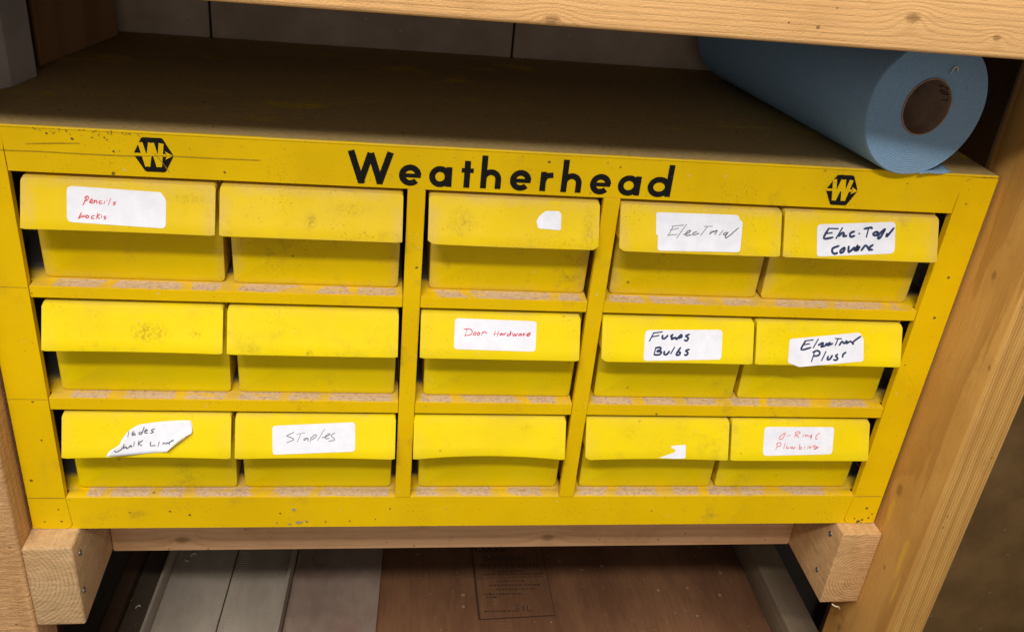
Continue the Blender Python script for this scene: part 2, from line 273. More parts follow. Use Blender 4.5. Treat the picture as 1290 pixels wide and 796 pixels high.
# label outlines and pen strokes: (x, distance down the sloping hood[, lift off it]), metres
LABELS = {"1_1":{"polys":[[[.06832,.00933],[.06853,.00755],[.06924,.0063],[.07043,.00557],[.07213,.00536],[.1303,.00705],[.13062,.00709],[.1309,.0072],[.13115,.00738],[.13136,.00761],[.13364,.01074],[.13407,.01144],[.13438,.01219],[.13457,.01298],[.13463,.01383],[.13463,.02928],[.13444,.03064],[.13388,.0316],[.13295,.03216],[.13164,.03231],[.0722,.03046],[.07064,.03017],[.06952,.02943],[.06883,.02824],[.06858,.02659]]],"ink":[[[.08168,.01236],[.08053,.01514],[.07913,.01828]],[[.07999,.01318],[.08213,.01186],[.08273,.01334],[.08131,.01518],[.08001,.01551]],[[.08392,.01602],[.08548,.01513],[.08521,.01405],[.08404,.01465],[.0838,.01644],[.08602,.01662]],[[.08678,.01466],[.08654,.01659],[.08692,.01534],[.08809,.01474],[.08837,.01665]],[[.09148,.01473],[.08992,.01549],[.0902,.01671],[.09189,.0165]],[[.09358,.01505],[.09308,.01686]],[[.09488,.01431],[.09495,.01451]],[[.09749,.0131],[.09596,.01742]],[[.10092,.01515],[.09936,.0159],[.10055,.01654],[.09911,.01756]],[[.07813,.02346],[.07641,.02784],[.07705,.02692],[.08063,.0263]],[[.07815,.02571],[.08257,.02512]],[[.08179,.02536],[.08115,.02696],[.08259,.02704],[.0829,.02566],[.08179,.02536]],[[.08681,.02515],[.08519,.0259],[.08507,.02749],[.08664,.02722]],[[.08908,.02334],[.08795,.02764]],[[.09053,.02411],[.08878,.02576],[.0903,.02741]],[[.09171,.02474],[.0914,.02668]],[[.09421,.02533],[.09303,.02606],[.09448,.02669],[.09318,.02771]]],"w":.0008,"col":"red"},"1_3":{"polys":[[[.40621,.00931],[.40665,.00898],[.40712,.00875],[.40763,.0086],[.40817,.00855],[.41577,.00843],[.41656,.00848],[.41724,.00866],[.41781,.00897],[.41828,.00941],[.41828,.00941],[.41863,.00995],[.41889,.01057],[.41904,.01128],[.41909,.01206],[.41911,.02119],[.41903,.02179],[.41876,.02221],[.41832,.02245],[.41771,.02251],[.40303,.02191],[.40252,.02182],[.40211,.02161],[.4018,.02127],[.40159,.02081],[.40052,.01735],[.40046,.01702],[.40045,.0167],[.4005,.01638],[.40062,.01607],[.40185,.01352],[.40201,.01322],[.40221,.01294],[.40243,.01268],[.40267,.01244]]],"ink":[],"w":.0008,"col":"pen"},"1_4":{"polys":[[[.49265,.00809],[.49276,.00711],[.49317,.0064],[.49388,.00598],[.4949,.00583],[.55553,.00537],[.55712,.00557],[.55831,.00619],[.55909,.00725],[.55947,.00873],[.56074,.02075],[.56076,.02104],[.56078,.02132],[.56078,.0216],[.56078,.02189],[.56047,.03217],[.56043,.03241],[.56031,.03257],[.56012,.03265],[.55986,.03265],[.49378,.02314],[.49352,.02306],[.49334,.02293],[.49322,.02274],[.49318,.02249]],[[.49441,.01149],[.49448,.011],[.49469,.01065],[.49505,.01043],[.49556,.01035],[.55902,.00936],[.56032,.00952],[.56122,.01004],[.56174,.01092],[.56187,.01215],[.56094,.03142],[.56072,.03254],[.56017,.03335],[.55931,.03384],[.55812,.03402],[.49711,.03505],[.49608,.03493],[.49535,.03452],[.4949,.03382],[.49474,.03284]]],"ink":[[[.50311,.02267],[.50634,.01607]],[[.50546,.01611],[.5145,.0149]],[[.50424,.01908],[.5105,.01749]],[[.50209,.02327],[.50954,.02214]],[[.51682,.01425],[.50965,.02468]],[[.51482,.02206],[.51888,.02066],[.52027,.01891],[.51823,.01927],[.51657,.02159],[.51721,.02287],[.521,.02199]],[[.52532,.01956],[.5227,.02051],[.52218,.02194],[.52423,.02169],[.52714,.02062]],[[.53115,.0152],[.53753,.01495]],[[.5337,.01527],[.52852,.02227]],[[.5368,.01827],[.53546,.02126]],[[.53602,.02068],[.53888,.0183],[.53863,.01933],[.54153,.0178],[.5399,.02109]],[[.54628,.01761],[.54348,.0213]],[[.54902,.01893],[.54671,.02044],[.54794,.02124],[.55051,.01887],[.54857,.02179],[.54953,.02317],[.5587,.01525]]],"w":.0008,"col":"pen"},"1_5":{"polys":[[[.62328,.01337],[.62345,.01189],[.62408,.01079],[.62517,.01008],[.62672,.00976],[.68527,.00561],[.68688,.00571],[.68804,.00627],[.68875,.00728],[.68901,.00875],[.68944,.02626],[.68921,.02807],[.68842,.02941],[.68706,.03028],[.68515,.03068],[.62701,.03496],[.62576,.03488],[.62484,.03444],[.62427,.03364],[.62405,.03247]]],"ink":[[[.63263,.0128],[.64055,.0127]],[[.63265,.01314],[.62911,.02069],[.63661,.0196]],[[.6307,.01692],[.63569,.01606]],[[.64413,.01202],[.63953,.02016]],[[.6416,.01853],[.64433,.01572],[.64581,.01634],[.64521,.01839],[.64807,.01794]],[[.65439,.01432],[.65121,.0158],[.65137,.01863],[.65473,.01769]],[[.65846,.01565],[.6587,.01591]],[[.66262,.01197],[.66801,.01074],[.66914,.01137]],[[.66623,.01149],[.66479,.01812]],[[.67329,.01359],[.67047,.01539],[.67128,.01672],[.67345,.0163],[.67418,.01389],[.67456,.0166]],[[.68011,.01128],[.67559,.01554],[.6747,.01897],[.67614,.01858],[.67783,.01613],[.68033,.01141]],[[.68761,.01031],[.68193,.01734],[.68215,.01494]],[[.64202,.02615],[.63708,.02816],[.63689,.0312],[.6389,.03235],[.64103,.0316]],[[.64678,.02713],[.64366,.02961],[.64391,.0315],[.64623,.0302],[.64715,.02732]],[[.65035,.02612],[.65061,.03072],[.65524,.02662]],[[.65525,.02682],[.65562,.02952],[.65791,.02503],[.65743,.02946],[.65956,.02599]],[[.66104,.02899],[.66445,.02492],[.66677,.02708],[.66796,.02874]],[[.67062,.02422],[.66679,.02742],[.67033,.02811]]],"w":.0019,"col":"navy"},"2_3":{"polys":[[[.34516,.00708],[.34537,.00574],[.34595,.00479],[.34691,.00423],[.34826,.00406],[.40756,.00493],[.40893,.00515],[.40991,.00574],[.41049,.00672],[.41068,.00808],[.41054,.02623],[.41034,.02759],[.40974,.02856],[.40875,.02913],[.40737,.02931],[.34806,.02865],[.34671,.02844],[.34576,.02785],[.34519,.02688],[.34501,.02554]]],"ink":[[[.35269,.01257],[.35693,.01233],[.35918,.01413],[.35776,.0169],[.35313,.01769]],[[.35502,.01252],[.35354,.01789]],[[.36113,.01477],[.36015,.01651],[.36121,.0173],[.36238,.01543],[.36113,.01477]],[[.36422,.0147],[.36324,.01643],[.3643,.01723],[.36527,.01536],[.36422,.0147]],[[.36729,.01394],[.3667,.01718]],[[.367,.0158],[.36902,.01424],[.37079,.01571]],[[.37761,.01336],[.37672,.01764]],[[.38024,.01329],[.37928,.01779]],[[.37645,.01579],[.38058,.01535]],[[.38286,.01516],[.38151,.01602],[.38188,.01683],[.38308,.01543],[.3834,.01666]],[[.38459,.01491],[.38429,.0165],[.3861,.01467]],[[.38821,.01552],[.38707,.01658],[.38847,.0171],[.39022,.01341],[.38965,.01686]],[[.39152,.01475],[.3923,.01729],[.39348,.01519],[.39404,.01725],[.39569,.01466]],[[.39779,.01495],[.39644,.01623],[.39771,.01668],[.39849,.01508],[.39868,.01666]],[[.40022,.01476],[.39994,.01663],[.40162,.01473]],[[.40237,.01637],[.40513,.01534],[.406,.01442],[.40372,.01496],[.40358,.01703],[.40551,.01616]]],"w":.0008,"col":"red"},"2_4":{"polys":[[[.50068,.01366],[.50097,.01196],[.50175,.01073],[.50301,.00998],[.50476,.00969],[.56295,.00817],[.56448,.00834],[.56557,.00894],[.56623,.00997],[.56645,.01144],[.56645,.02984],[.56627,.03107],[.56572,.03197],[.56481,.03253],[.56353,.03275],[.50299,.03491],[.50175,.03478],[.50087,.03429],[.50036,.03344],[.50021,.03224]]],"ink":[[[.50772,.01212],[.51482,.01096]],[[.50773,.01223],[.50457,.01856]],[[.507,.01519],[.5122,.01396]],[[.51552,.01388],[.51533,.01611],[.51723,.01634],[.51982,.01379]],[[.52408,.01286],[.52244,.01456],[.52361,.0152],[.52311,.01688],[.52649,.0153],[.52725,.01679],[.531,.01298],[.53165,.01463],[.52939,.0158]],[[.53801,.01243],[.53508,.014],[.53733,.01534],[.53611,.01771],[.53419,.01736]],[[.50997,.02455],[.50887,.02957]],[[.50996,.02427],[.51366,.02364],[.51419,.02541],[.51105,.02703],[.51496,.02722],[.51334,.02965],[.50906,.02984]],[[.51752,.02689],[.51733,.02912],[.51953,.02936],[.52171,.02681]],[[.52598,.02327],[.52306,.02856]],[[.53101,.02356],[.52769,.0292],[.53001,.02954],[.53095,.02746],[.52875,.02711]],[[.53846,.0248],[.53563,.02608],[.53755,.02772],[.53636,.02958],[.53473,.02923]]],"w":.0017,"col":"navy"},"2_5":{"polys":[[[.62516,.0167],[.62533,.01569],[.62578,.01493],[.62653,.01443],[.62757,.01417],[.68524,.00771],[.68637,.00772],[.68736,.00801],[.68819,.00859],[.68888,.00945],[.69076,.01254],[.69103,.01305],[.69123,.01358],[.69136,.01413],[.69142,.01469],[.69204,.03007],[.69196,.03084],[.69164,.03141],[.69108,.03179],[.69029,.03198],[.6357,.03756],[.63526,.03758],[.63482,.03755],[.63439,.03747],[.63396,.03733],[.63111,.03629],[.63097,.03623],[.63083,.03618],[.63069,.03614],[.63054,.03609],[.6263,.03475],[.62567,.03447],[.62523,.03406],[.62497,.03353],[.62489,.03288]]],"ink":[[[.63874,.01573],[.6459,.01466]],[[.63935,.01583],[.63583,.023],[.64432,.02112]],[[.63742,.01899],[.64277,.01803]],[[.65068,.01387],[.64655,.02108]],[[.65096,.01899],[.65447,.01692],[.65513,.01805],[.65314,.0202],[.65672,.01944],[.65811,.01724]],[[.6614,.01649],[.65817,.01827],[.65971,.01892],[.66356,.0173]],[[.66606,.01307],[.67122,.01313]],[[.6682,.01348],[.66606,.01867]],[[.6697,.01859],[.67195,.0154],[.67387,.01708],[.67618,.01474],[.676,.01703],[.67925,.01524],[.68241,.01718]],[[.68151,.01748],[.6823,.01518],[.68846,.01074]],[[.64794,.02447],[.64555,.03278]],[[.64646,.02507],[.65,.02357],[.65249,.02494],[.65142,.02753],[.64754,.02818]],[[.65789,.02427],[.65455,.03175]],[[.66023,.02822],[.65958,.0308],[.66187,.03047],[.66381,.02729]],[[.66861,.02634],[.66687,.0278],[.66879,.02948],[.66766,.03111],[.66523,.03098]],[[.67581,.02448],[.67347,.02624],[.67318,.02854]]],"w":.0017,"col":"navy"},"3_2":{"polys":[[[.2017,.01163],[.20183,.01031],[.20233,.00936],[.2032,.00875],[.20445,.00849],[.26561,.0051],[.2669,.00522],[.26784,.00573],[.26841,.00664],[.26863,.00795],[.26908,.02651],[.26893,.02784],[.2684,.02881],[.26749,.02942],[.26621,.02966],[.20505,.03237],[.20392,.03225],[.20311,.03179],[.2026,.03098],[.20239,.02983]]],"ink":[[[.21924,.01361],[.21466,.01616],[.21353,.01697],[.21825,.01879],[.2186,.02012],[.21351,.02254]],[[.2214,.01532],[.22782,.01421]],[[.22461,.0149],[.22198,.02176]],[[.22984,.01839],[.2276,.01907],[.22763,.0204],[.2305,.01871],[.23055,.02104]],[[.23287,.01803],[.23218,.0217]],[[.23276,.0187],[.23593,.01568],[.23724,.01667],[.23535,.01868],[.23311,.02003]],[[.24392,.01062],[.2383,.02066]],[[.24213,.01797],[.24504,.01729],[.24824,.01526],[.24726,.01473],[.24471,.01695],[.24508,.01895],[.24767,.01847]],[[.25225,.01403],[.24924,.01626],[.25191,.01891],[.25161,.02025],[.2474,.02094]]],"w":.0008,"col":"pencil"},"3_5":{"polys":[[[.62634,.00953],[.62661,.00794],[.62734,.00681],[.62854,.00612],[.63021,.00589],[.68898,.00556],[.69038,.00574],[.69137,.00631],[.69194,.00726],[.69209,.00859],[.69141,.027],[.69116,.02834],[.69052,.02931],[.68949,.02991],[.68807,.03014],[.62962,.03173],[.62797,.03155],[.6268,.0309],[.62611,.02979],[.62591,.0282]]],"ink":[[[.64538,.01109],[.64141,.01416],[.64056,.01628],[.6425,.01688],[.6449,.01413],[.64601,.01097]],[[.64755,.01363],[.65123,.01348]],[[.65619,.01071],[.65453,.01559]],[[.65495,.01132],[.65806,.00978],[.66002,.01068],[.65757,.01252],[.65581,.01314],[.65898,.01513]],[[.66361,.01187],[.66231,.01511]],[[.66525,.01277],[.66502,.0143],[.66717,.01264],[.6679,.01428]],[[.67102,.01273],[.66917,.01409],[.6705,.01487],[.67104,.01304],[.67027,.0167]],[[.6785,.01085],[.67525,.01362],[.67507,.01637],[.67666,.01605]],[[.6392,.02054],[.63779,.02662]],[[.63767,.02177],[.64011,.01975],[.64237,.02052],[.64185,.02265],[.63872,.02358]],[[.64636,.0202],[.64516,.02519]],[[.64821,.02262],[.64789,.02506],[.6502,.02413]],[[.65174,.02321],[.65217,.02516],[.65336,.02351],[.65409,.02533],[.65591,.02349]],[[.66025,.02103],[.65986,.02561],[.66205,.02468],[.6607,.02347]],[[.66485,.02314],[.66432,.02528]],[[.66836,.02282],[.66752,.02526]],[[.66964,.02281],[.66942,.02464],[.67158,.02311]],[[.67473,.02187],[.67288,.0234],[.67674,.02338],[.67366,.02584],[.67836,.02368]]],"w":.0008,"col":"redl"},"3_4":{"polys":[[[.54143,.02409],[.54134,.0238],[.54137,.02358],[.54154,.02344],[.54184,.02337],[.55342,.02234],[.55393,.02236],[.55429,.02254],[.55451,.02287],[.55459,.02336],[.55468,.03285],[.55459,.03347],[.55432,.03393],[.55387,.03421],[.55324,.03433],[.5467,.03465],[.54597,.03468],[.54525,.03468],[.54452,.03467],[.54379,.03464],[.53072,.03392],[.54391,.0293],[.5444,.02908],[.5448,.02877],[.5451,.02839],[.54531,.02793],[.54541,.02761],[.54547,.0273],[.54541,.02703],[.54524,.0268],[.54497,.02662],[.54192,.02513]]],"ink":[],"w":.0008,"col":"pen"},"3_1":{"curl":[[[.13716,.01587,.00296],[.13721,.0154,.0042],[.13692,.01526,.00363]],[[.13505,.01761,.00299],[.13495,.01697,.0041],[.1345,.01668,.00341]],[[.13295,.01934,.00301],[.13273,.01858,.00403],[.13215,.01817,.00325]],[[.13085,.02107,.00304],[.13056,.02024,.004],[.12991,.01976,.00316]],[[.12875,.02281,.00306],[.12845,.02196,.00401],[.12778,.02146,.00316]],[[.12666,.02454,.00308],[.12639,.02372,.00407],[.12576,.02327,.00325]],[[.12456,.02627,.0031],[.12439,.02554,.00416],[.12385,.02518,.00342]],[[.12246,.028,.0031],[.12244,.0274,.00429],[.12204,.02718,.00365]],[[.12036,.02973,.0031],[.12052,.02929,.00445],[.12029,.02923,.00394]]],"grid":[[[.09753,.00838,.00124],[.0999,.00803,.00086],[.10231,.00766,.00059],[.10475,.00729,.00044],[.10721,.00691,.0004],[.10969,.00655,.0004],[.11217,.00622,.0004],[.11465,.00592,.0004],[.11714,.00566,.0004],[.11963,.00543,.0004],[.12212,.00524,.0004],[.12461,.00507,.0004],[.12711,.00494,.0004],[.12961,.00483,.0004],[.13211,.00474,.0004],[.13461,.00467,.0004],[.13712,.0046,.0004]],[[.09453,.01018,.0019],[.09708,.00989,.00133],[.09968,.00958,.0009],[.10231,.00926,.0006],[.10498,.00893,.00043],[.10769,.00859,.0004],[.1104,.00826,.0004],[.11312,.00795,.0004],[.11584,.00767,.0004],[.11856,.00741,.0004],[.12129,.00717,.0004],[.12402,.00695,.0004],[.12675,.00675,.0004],[.12949,.00657,.0004],[.13223,.0064,.0004],[.13497,.00624,.0004],[.13771,.00609,.0004]],[[.09158,.01193,.00276],[.09431,.01172,.00196],[.09708,.01148,.00133],[.09991,.01122,.00087],[.10278,.01093,.00056],[.10569,.01062,.00041],[.10863,.0103,.0004],[.11158,.00998,.0004],[.11454,.00967,.0004],[.1175,.00938,.0004],[.12046,.0091,.0004],[.12343,.00883,.0004],[.1264,.00856,.0004],[.12937,.00831,.0004],[.13234,.00806,.0004],[.13532,.00782,.0004],[.13831,.00758,.0004]],[[.08925,.01432,.00358],[.0921,.01419,.0026],[.095,.01402,.0018],[.09796,.01382,.00118],[.10097,.01358,.00074],[.10403,.01331,.00048],[.10713,.01301,.0004],[.11026,.01269,.0004],[.11339,.01237,.0004],[.11652,.01205,.0004],[.11966,.01173,.0004],[.1228,.01141,.0004],[.12595,.01109,.0004],[.1291,.01077,.0004],[.13225,.01045,.0004],[.13541,.01013,.0004],[.13861,.00976,.00065]],[[.08733,.01714,.00438],[.09026,.01703,.00322],[.09326,.01688,.00226],[.09631,.01669,.00151],[.09942,.01646,.00094],[.10259,.01619,.00058],[.10581,.01589,.00041],[.10907,.01556,.0004],[.11233,.01522,.0004],[.1156,.01489,.0004],[.11888,.01455,.0004],[.12216,.01421,.0004],[.12544,.01388,.0004],[.12873,.01354,.0004],[.13202,.0132,.0004],[.13539,.01278,.00084],[.13887,.01227,.0018]],[[.08566,.0198,.00515],[.08865,.01969,.00384],[.09171,.01954,.00274],[.09483,.01936,.00185],[.09801,.01913,.00118],[.10126,.01885,.00071],[.10456,.01854,.00045],[.10791,.01819,.0004],[.11128,.01783,.0004],[.11466,.01747,.0004],[.11804,.01711,.0004],[.12142,.01674,.0004],[.12481,.01638,.0004],[.1282,.01602,.0004],[.13167,.01558,.00076],[.13526,.01504,.00175],[.13884,.01449,.00274]],[[.0849,.02187,.00553],[.08785,.02171,.00418],[.09087,.02151,.00303],[.09396,.02127,.00209],[.09711,.02099,.00135],[.10032,.02066,.00083],[.10358,.0203,.00051],[.1069,.01989,.0004],[.11025,.01946,.0004],[.1136,.01903,.0004],[.11696,.0186,.0004],[.12032,.01818,.0004],[.12369,.01775,.0004],[.12706,.01731,.0004],[.13053,.01679,.00089],[.13409,.01618,.00185],[.13765,.01557,.0028]],[[.08414,.02394,.00593],[.08706,.02373,.00453],[.09004,.02348,.00333],[.09309,.02318,.00233],[.09621,.02285,.00154],[.09938,.02247,.00096],[.10261,.02205,.00058],[.10589,.02159,.00041],[.10922,.02109,.0004],[.11255,.0206,.0004],[.11589,.0201,.0004],[.11923,.01961,.0004],[.12257,.01911,.0004],[.12592,.01861,.0004],[.1294,.018,.00102],[.13293,.01733,.00194],[.13646,.01666,.00286]],[[.08181,.02557,.00724],[.08466,.02543,.00567],[.08759,.02524,.0043],[.09058,.025,.00314],[.09364,.02473,.00218],[.09676,.02441,.00143],[.09994,.02405,.00088],[.10318,.02364,.00054],[.10647,.0232,.0004],[.10979,.02273,.0004],[.11312,.02226,.0004],[.11646,.02179,.0004],[.11979,.02132,.0004],[.12314,.02084,.0004],[.12661,.02025,.00103],[.13014,.0196,.00196],[.13367,.01895,.00288]],[[.07914,.02706,.00895],[.08192,.027,.00718],[.08478,.0269,.00562],[.08771,.02676,.00426],[.09071,.02657,.0031],[.09377,.02634,.00215],[.0969,.02607,.00141],[.10008,.02576,.00087],[.10332,.0254,.00053],[.10661,.025,.0004],[.10994,.02458,.0004],[.11327,.02416,.0004],[.1166,.02373,.0004],[.11994,.02331,.0004],[.12341,.02276,.00102],[.12695,.02215,.00196],[.13048,.02154,.0029]],[[.07724,.0287,.01032],[.07993,.02872,.00843],[.08268,.02869,.00675],[.08551,.02862,.00527],[.0884,.02851,.00398],[.09136,.02836,.00289],[.09438,.02816,.00199],[.09746,.02793,.0013],[.10059,.02765,.0008],[.10378,.02734,.0005],[.10702,.02698,.0004],[.11029,.0266,.0004],[.11356,.02622,.0004],[.11684,.02585,.0004],[.12025,.02534,.00104],[.12373,.02477,.00198],[.12719,.02421,.0029]],[[.07643,.03062,.01095],[.07897,.03068,.00909],[.08157,.0307,.00741],[.08424,.03068,.00592],[.08697,.03063,.0046],[.08976,.03053,.00346],[.0926,.0304,.0025],[.09551,.03023,.00172],[.09846,.03002,.00112],[.10146,.02977,.0007],[.10452,.02949,.00046],[.10761,.02917,.0004],[.11073,.02884,.0004],[.11385,.0285,.0004],[.11711,.02804,.00104],[.12045,.0275,.00203],[.12375,.02699,.0029]],[[.07558,.03257,.0114],[.07802,.03264,.00977],[.08047,.0327,.00811],[.08299,.03273,.00661],[.08555,.03273,.00527],[.08818,.03269,.00409],[.09085,.03262,.00308],[.09358,.03251,.00223],[.09635,.03236,.00154],[.09917,.03219,.00101],[.10204,.03197,.00065],[.10495,.03173,.00044],[.1079,.03145,.0004],[.11087,.03116,.0004],[.11395,.03077,.00089],[.11713,.03028,.00187],[.12032,.02977,.0029]]],"ink3":[[[.09049,.01354,.0034],[.0897,.01768,.0037]],[[.09389,.01371,.00235],[.09277,.0154,.00267],[.09335,.01691,.00251],[.09448,.01502,.0022],[.09496,.01698,.00208]],[[.10032,.01454,.00107],[.09796,.01468,.00144],[.09809,.01611,.00142],[.09974,.01563,.00116],[.10158,.01035,.00092]],[[.10211,.01391,.00087],[.10391,.01308,.00074],[.10329,.01217,.00078],[.10198,.01372,.00089],[.10242,.01521,.00085],[.10423,.0149,.00072]],[[.10953,.01163,.00065],[.10696,.01294,.00065],[.1087,.01423,.00065],[.10638,.01541,.00065]],[[.08095,.02813,.00807],[.0821,.02935,.00738],[.08516,.02775,.00572],[.08676,.02551,.00495]],[[.08728,.02363,.0047],[.08704,.02682,.00482],[.08868,.02566,.00413],[.08908,.02731,.00398],[.09063,.02612,.0034]],[[.09174,.02458,.00302],[.09091,.02614,.0033],[.09231,.02506,.00284],[.09261,.02624,.00276]],[[.09455,.02181,.0022],[.09402,.02554,.00235]],[[.09774,.02128,.00149],[.0972,.02528,.0016]],[[.1007,.02103,.00104],[.09777,.02355,.00149],[.10015,.02536,.00111]],[[.10677,.02236,.00065],[.1065,.02529,.00065],[.11032,.02514,.00065]],[[.11324,.022,.00065],[.11236,.02591,.00065]],[[.11605,.02426,.00065],[.11696,.02295,.00065],[.11852,.02392,.00065],[.11943,.02261,.00065]],[[.11975,.02359,.00065],[.12312,.02129,.00065],[.12439,.02092,.00082],[.12129,.02293,.00065],[.12112,.02445,.00121]]],"w":.0008,"col":"pen"}}
YEL = (.80, .525, .0)
frame_paint = paint('yellow_enamel', YEL, smudge=.5, dust=.5, chips=.8, gloss=.46)
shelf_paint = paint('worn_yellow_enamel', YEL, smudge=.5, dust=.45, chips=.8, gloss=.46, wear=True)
bin_plastic = paint('yellow_plastic', (.83, .64, .0), edge=.10, smudge=.35, dust=.25, chips=.3, marks=((.1150, .2010, .016, .009, .7), (.233, .189, .004, .004, .6), (.148, .2005, .006, .004, .4), (.36, .205, .01, .006, .3), (.412, .112, .008, .004, .25), (.505, .110, .012, .008, .25)), gloss=.38)
bin_old = paint('dusty_yellow_plastic', (.80, .575, .0), edge=.42, smudge=.7, dust=.5, chips=.6, marks=((.2345, .298, .006, .007, .6), (.150, .309, .02, .004, .4), (.345, .300, .012, .012, .4), (.262, .306, .02, .006, .35), (.44, .30, .006, .02, .45)), gloss=.45)
ink_black = plain('black_print', (.008, .008, .007), (.014, .013, .011), 260, .7, .08)
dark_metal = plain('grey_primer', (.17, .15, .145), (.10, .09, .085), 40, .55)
def top_mat():
    k = M('dusty_yellow_top')
    n1 = k.noise(7, 5, .65, stretch=(1, 2.2, 1)); n2 = k.noise(60, 5, .7, stretch=(1, 1.6, 1))
    d = k.ramp(k.math('ADD', k.math('MULTIPLY', n1, .7), k.math('MULTIPLY', n2, .3)), .30, .46)
    c = k.mix(d, (.60, .44, .02), k.mix(k.noise(260, 4, .7), (.50, .365, .16), (.25, .165, .055)))
    c = k.mix(k.math('MULTIPLY', k.specks(120, .13, .85), .8), c, (.07, .045, .03))
    return k.out(c, .8, k.bump(k.noise(500, 4), .0004, .8), .25)
dusty_top = top_mat()
paper = plain('white_label_paper', (.80, .82, .93), (.72, .74, .85), 90, .55, .4, .00005)
inks = {'red': plain('red_ink', (.55, .03, .06), (.75, .12, .16), 900, .6), 'redl': plain('faint_red_ink', (.62, .10, .12), (.78, .28, .3), 900, .6),
        'navy': plain('navy_marker', (.012, .022, .075), (.03, .05, .14), 700, .6), 'pen': plain('grey_ballpoint', (.05, .055, .075), (.16, .17, .21), 900, .6),
        'pencil': plain('grey_pencil', (.16, .16, .18), (.34, .34, .37), 900, .6)}
# ================================================================ room behind
wallm = plain('white_wallboard', (.40, .31, .24), (.29, .22, .165), 14, .75, .3, .0004, .4)
wall = link('wall', box(-.5, 1.25, .3, .36, -.75, 1.1, 0), plain('shade_toned_backing', (.05, .04, .035), (.03, .025, .02), 10, .9)); wall['kind'] = 'structure'  # dark in the panel joints; below the panels its colour stands in for shade
for a, b in ((-.5, .1199), (.1219, .4099), (.4119, .70), (.702, 1.25)):
    link('wall_panel', box(a, b, .288, .2995, -.03, 1.09, .0012), wallm, wall)
fl = link('floor', box(-1.6, 2.4, -1.6, .36, -.82, -.78, 0), plain('concrete_floor', (.22, .19, .16), (.14, .12, .10), 5, .85, .3, .001, .5)); fl['kind'] = 'structure'
# ================================================================ workbench
bench = thing('workbench', (.383, .09, -.78), 'pine timber workbench frame holding the yellow drawer cabinet between its posts', 'workbench')
link('bench_top', box(-.45, 1.15, -.1, .283, .5548, .580, .002), plain('block_top_ply', (.35, .22, .12), (.25, .15, .08), 20, .7), bench)  # unseen board added over the recess to block light and keep it dark
link('light_block_panel', box(-.130, -.1125, -.06, .283, -.78, .5543, .001), plain('block_panel_ply', (.2, .12, .06), (.14, .08, .04), 20, .7), bench)  # unseen panel added to stop light entering the recess from the left
link('light_block_panel', box(.845, .862, .13, .239, .30, .5543, .001), plain('block_panel_ply', (.12, .07, .04), (.08, .05, .03), 20, .8), bench)  # dark panel added to close the recess against light from the right
P1 = (.56, .315, .135); P2 = (.36, .165, .055)
beam_w = wood('pine_beam', 'x', (-.03, .57), (.77, .45, .19), (.50, .25, .09), 2200, ((.3777, -.106, .4690, .0042), (.5935, -.106, .4855, .0042), (.6509, -.106, .4778, .0026)), fuzz=.9, stain=.12, wander=.012, sideamt=.5)
link('front_beam', box(-.45, 1.15, -.106, -.0685, .4655, .5545, .003, 3), beam_w, bench)
post_r = wood('pine_post', 'z', (.905, -.03), (.60, .33, .09), (.37, .17, .035), 520, ((.768, -.0308, .2836, .0035), (.768, -.0638, .218, .0025), (.768, -.0151, .0531, .0060), (.768, -.0332, -.0254, .0025), (.768, -.0021, -.1399, .0050)), sawc=.24, saw=2450, smears=((.768, -.013, .026, .0045, .020), (.768, -.050, .004, .004, .030), (.768, -.058, -.03, .002, .02)), sideamt=.75, wander=.10, fuzz=.5, stain=.15)
link('post', box(.7682, .8062, -.0682, .0240, -.78, .553, .0028, 3), post_r, bench)
post_l = wood('rough_sawn_post', 'z', (-.05, .09), (.64, .37, .17), (.48, .25, .10), 700, ((-.02, -.026, .16, .006),), fuzz=2.2, wander=.03, stain=.1, rough_sawn=5)
link('post', box(-.0915, -.0025, -.025, .016, -.78, .553, .003, 3), post_l, bench)
br_l = wood('pine_bracket_end', 'y', (-.022, -.035), (.64, .42, .22), (.46, .275, .13), 1900, (), fuzz=2.4, wander=.016, stain=.35, rough_sawn=2, sideamt=.3)
br_r = wood('pine_bracket_rings', 'y', (.760, -.058), (.64, .39, .18), (.42, .215, .08), 2100, (), fuzz=1.8, wander=.016, stain=.3, rough_sawn=1.2, sideamt=.3)
b1 = link('bracket', box(-.0022, .038, -.0235, .283, -.0895, -.0006, .0024, 3, .0006), br_l, bench)
b2 = link('bracket', box(.7276, .7678, -.0150, .283, -.0895, -.0006, .0016, 3, .0004), br_r, bench)
cross_w = wood('pine_cross_rail', 'x', (.02, .02), (.68, .41, .22), (.50, .27, .13), 700, ((.335, .067, -.058, .004), (.463, .067, -.0765, .006), (.104, .067, -.075, .006)), stain=.3, wander=.03)
link('cross_rail', box(.0384, .7272, .067, .105, -.0893, -.0008, .002, 2), cross_w, bench)
steel = plain('zinc_screw', (.30, .30, .32), (.12, .11, .11), 300, .45, .5, .0001, Metallic=.9)
def screw(x, y, z, sx, parent):
    bm = bmesh.new(); N = 14
    c = bm.verts.new((x+sx*.0004, y, z)); rings = []
    for r, h in ((.0011, .0004), (.0014, .0012), (.0024, .0008), (.0028, .0002), (.0028, -.001)):
        rings.append([bm.verts.new((x+sx*h, y+r*math.cos(2*PI*i/N)*(1 if r > .0012 else (1.3 if i % 4 == 0 else .8)), z+r*math.sin(2*PI*i/N))) for i in range(N)])
    for i in range(N):
        bm.faces.new((c, rings[0][i], rings[0][(i+1) % N]))
        for a, b in zip(rings, rings[1:]): bm.faces.new((a[i], b[i], b[(i+1) % N], a[(i+1) % N]))
    link('screw', finish(bm), steel, parent)
PI = math.pi
screw(.038, -.0091, -.0189, 1, b1); screw(.038, -.0144, -.0572, 1, b1)
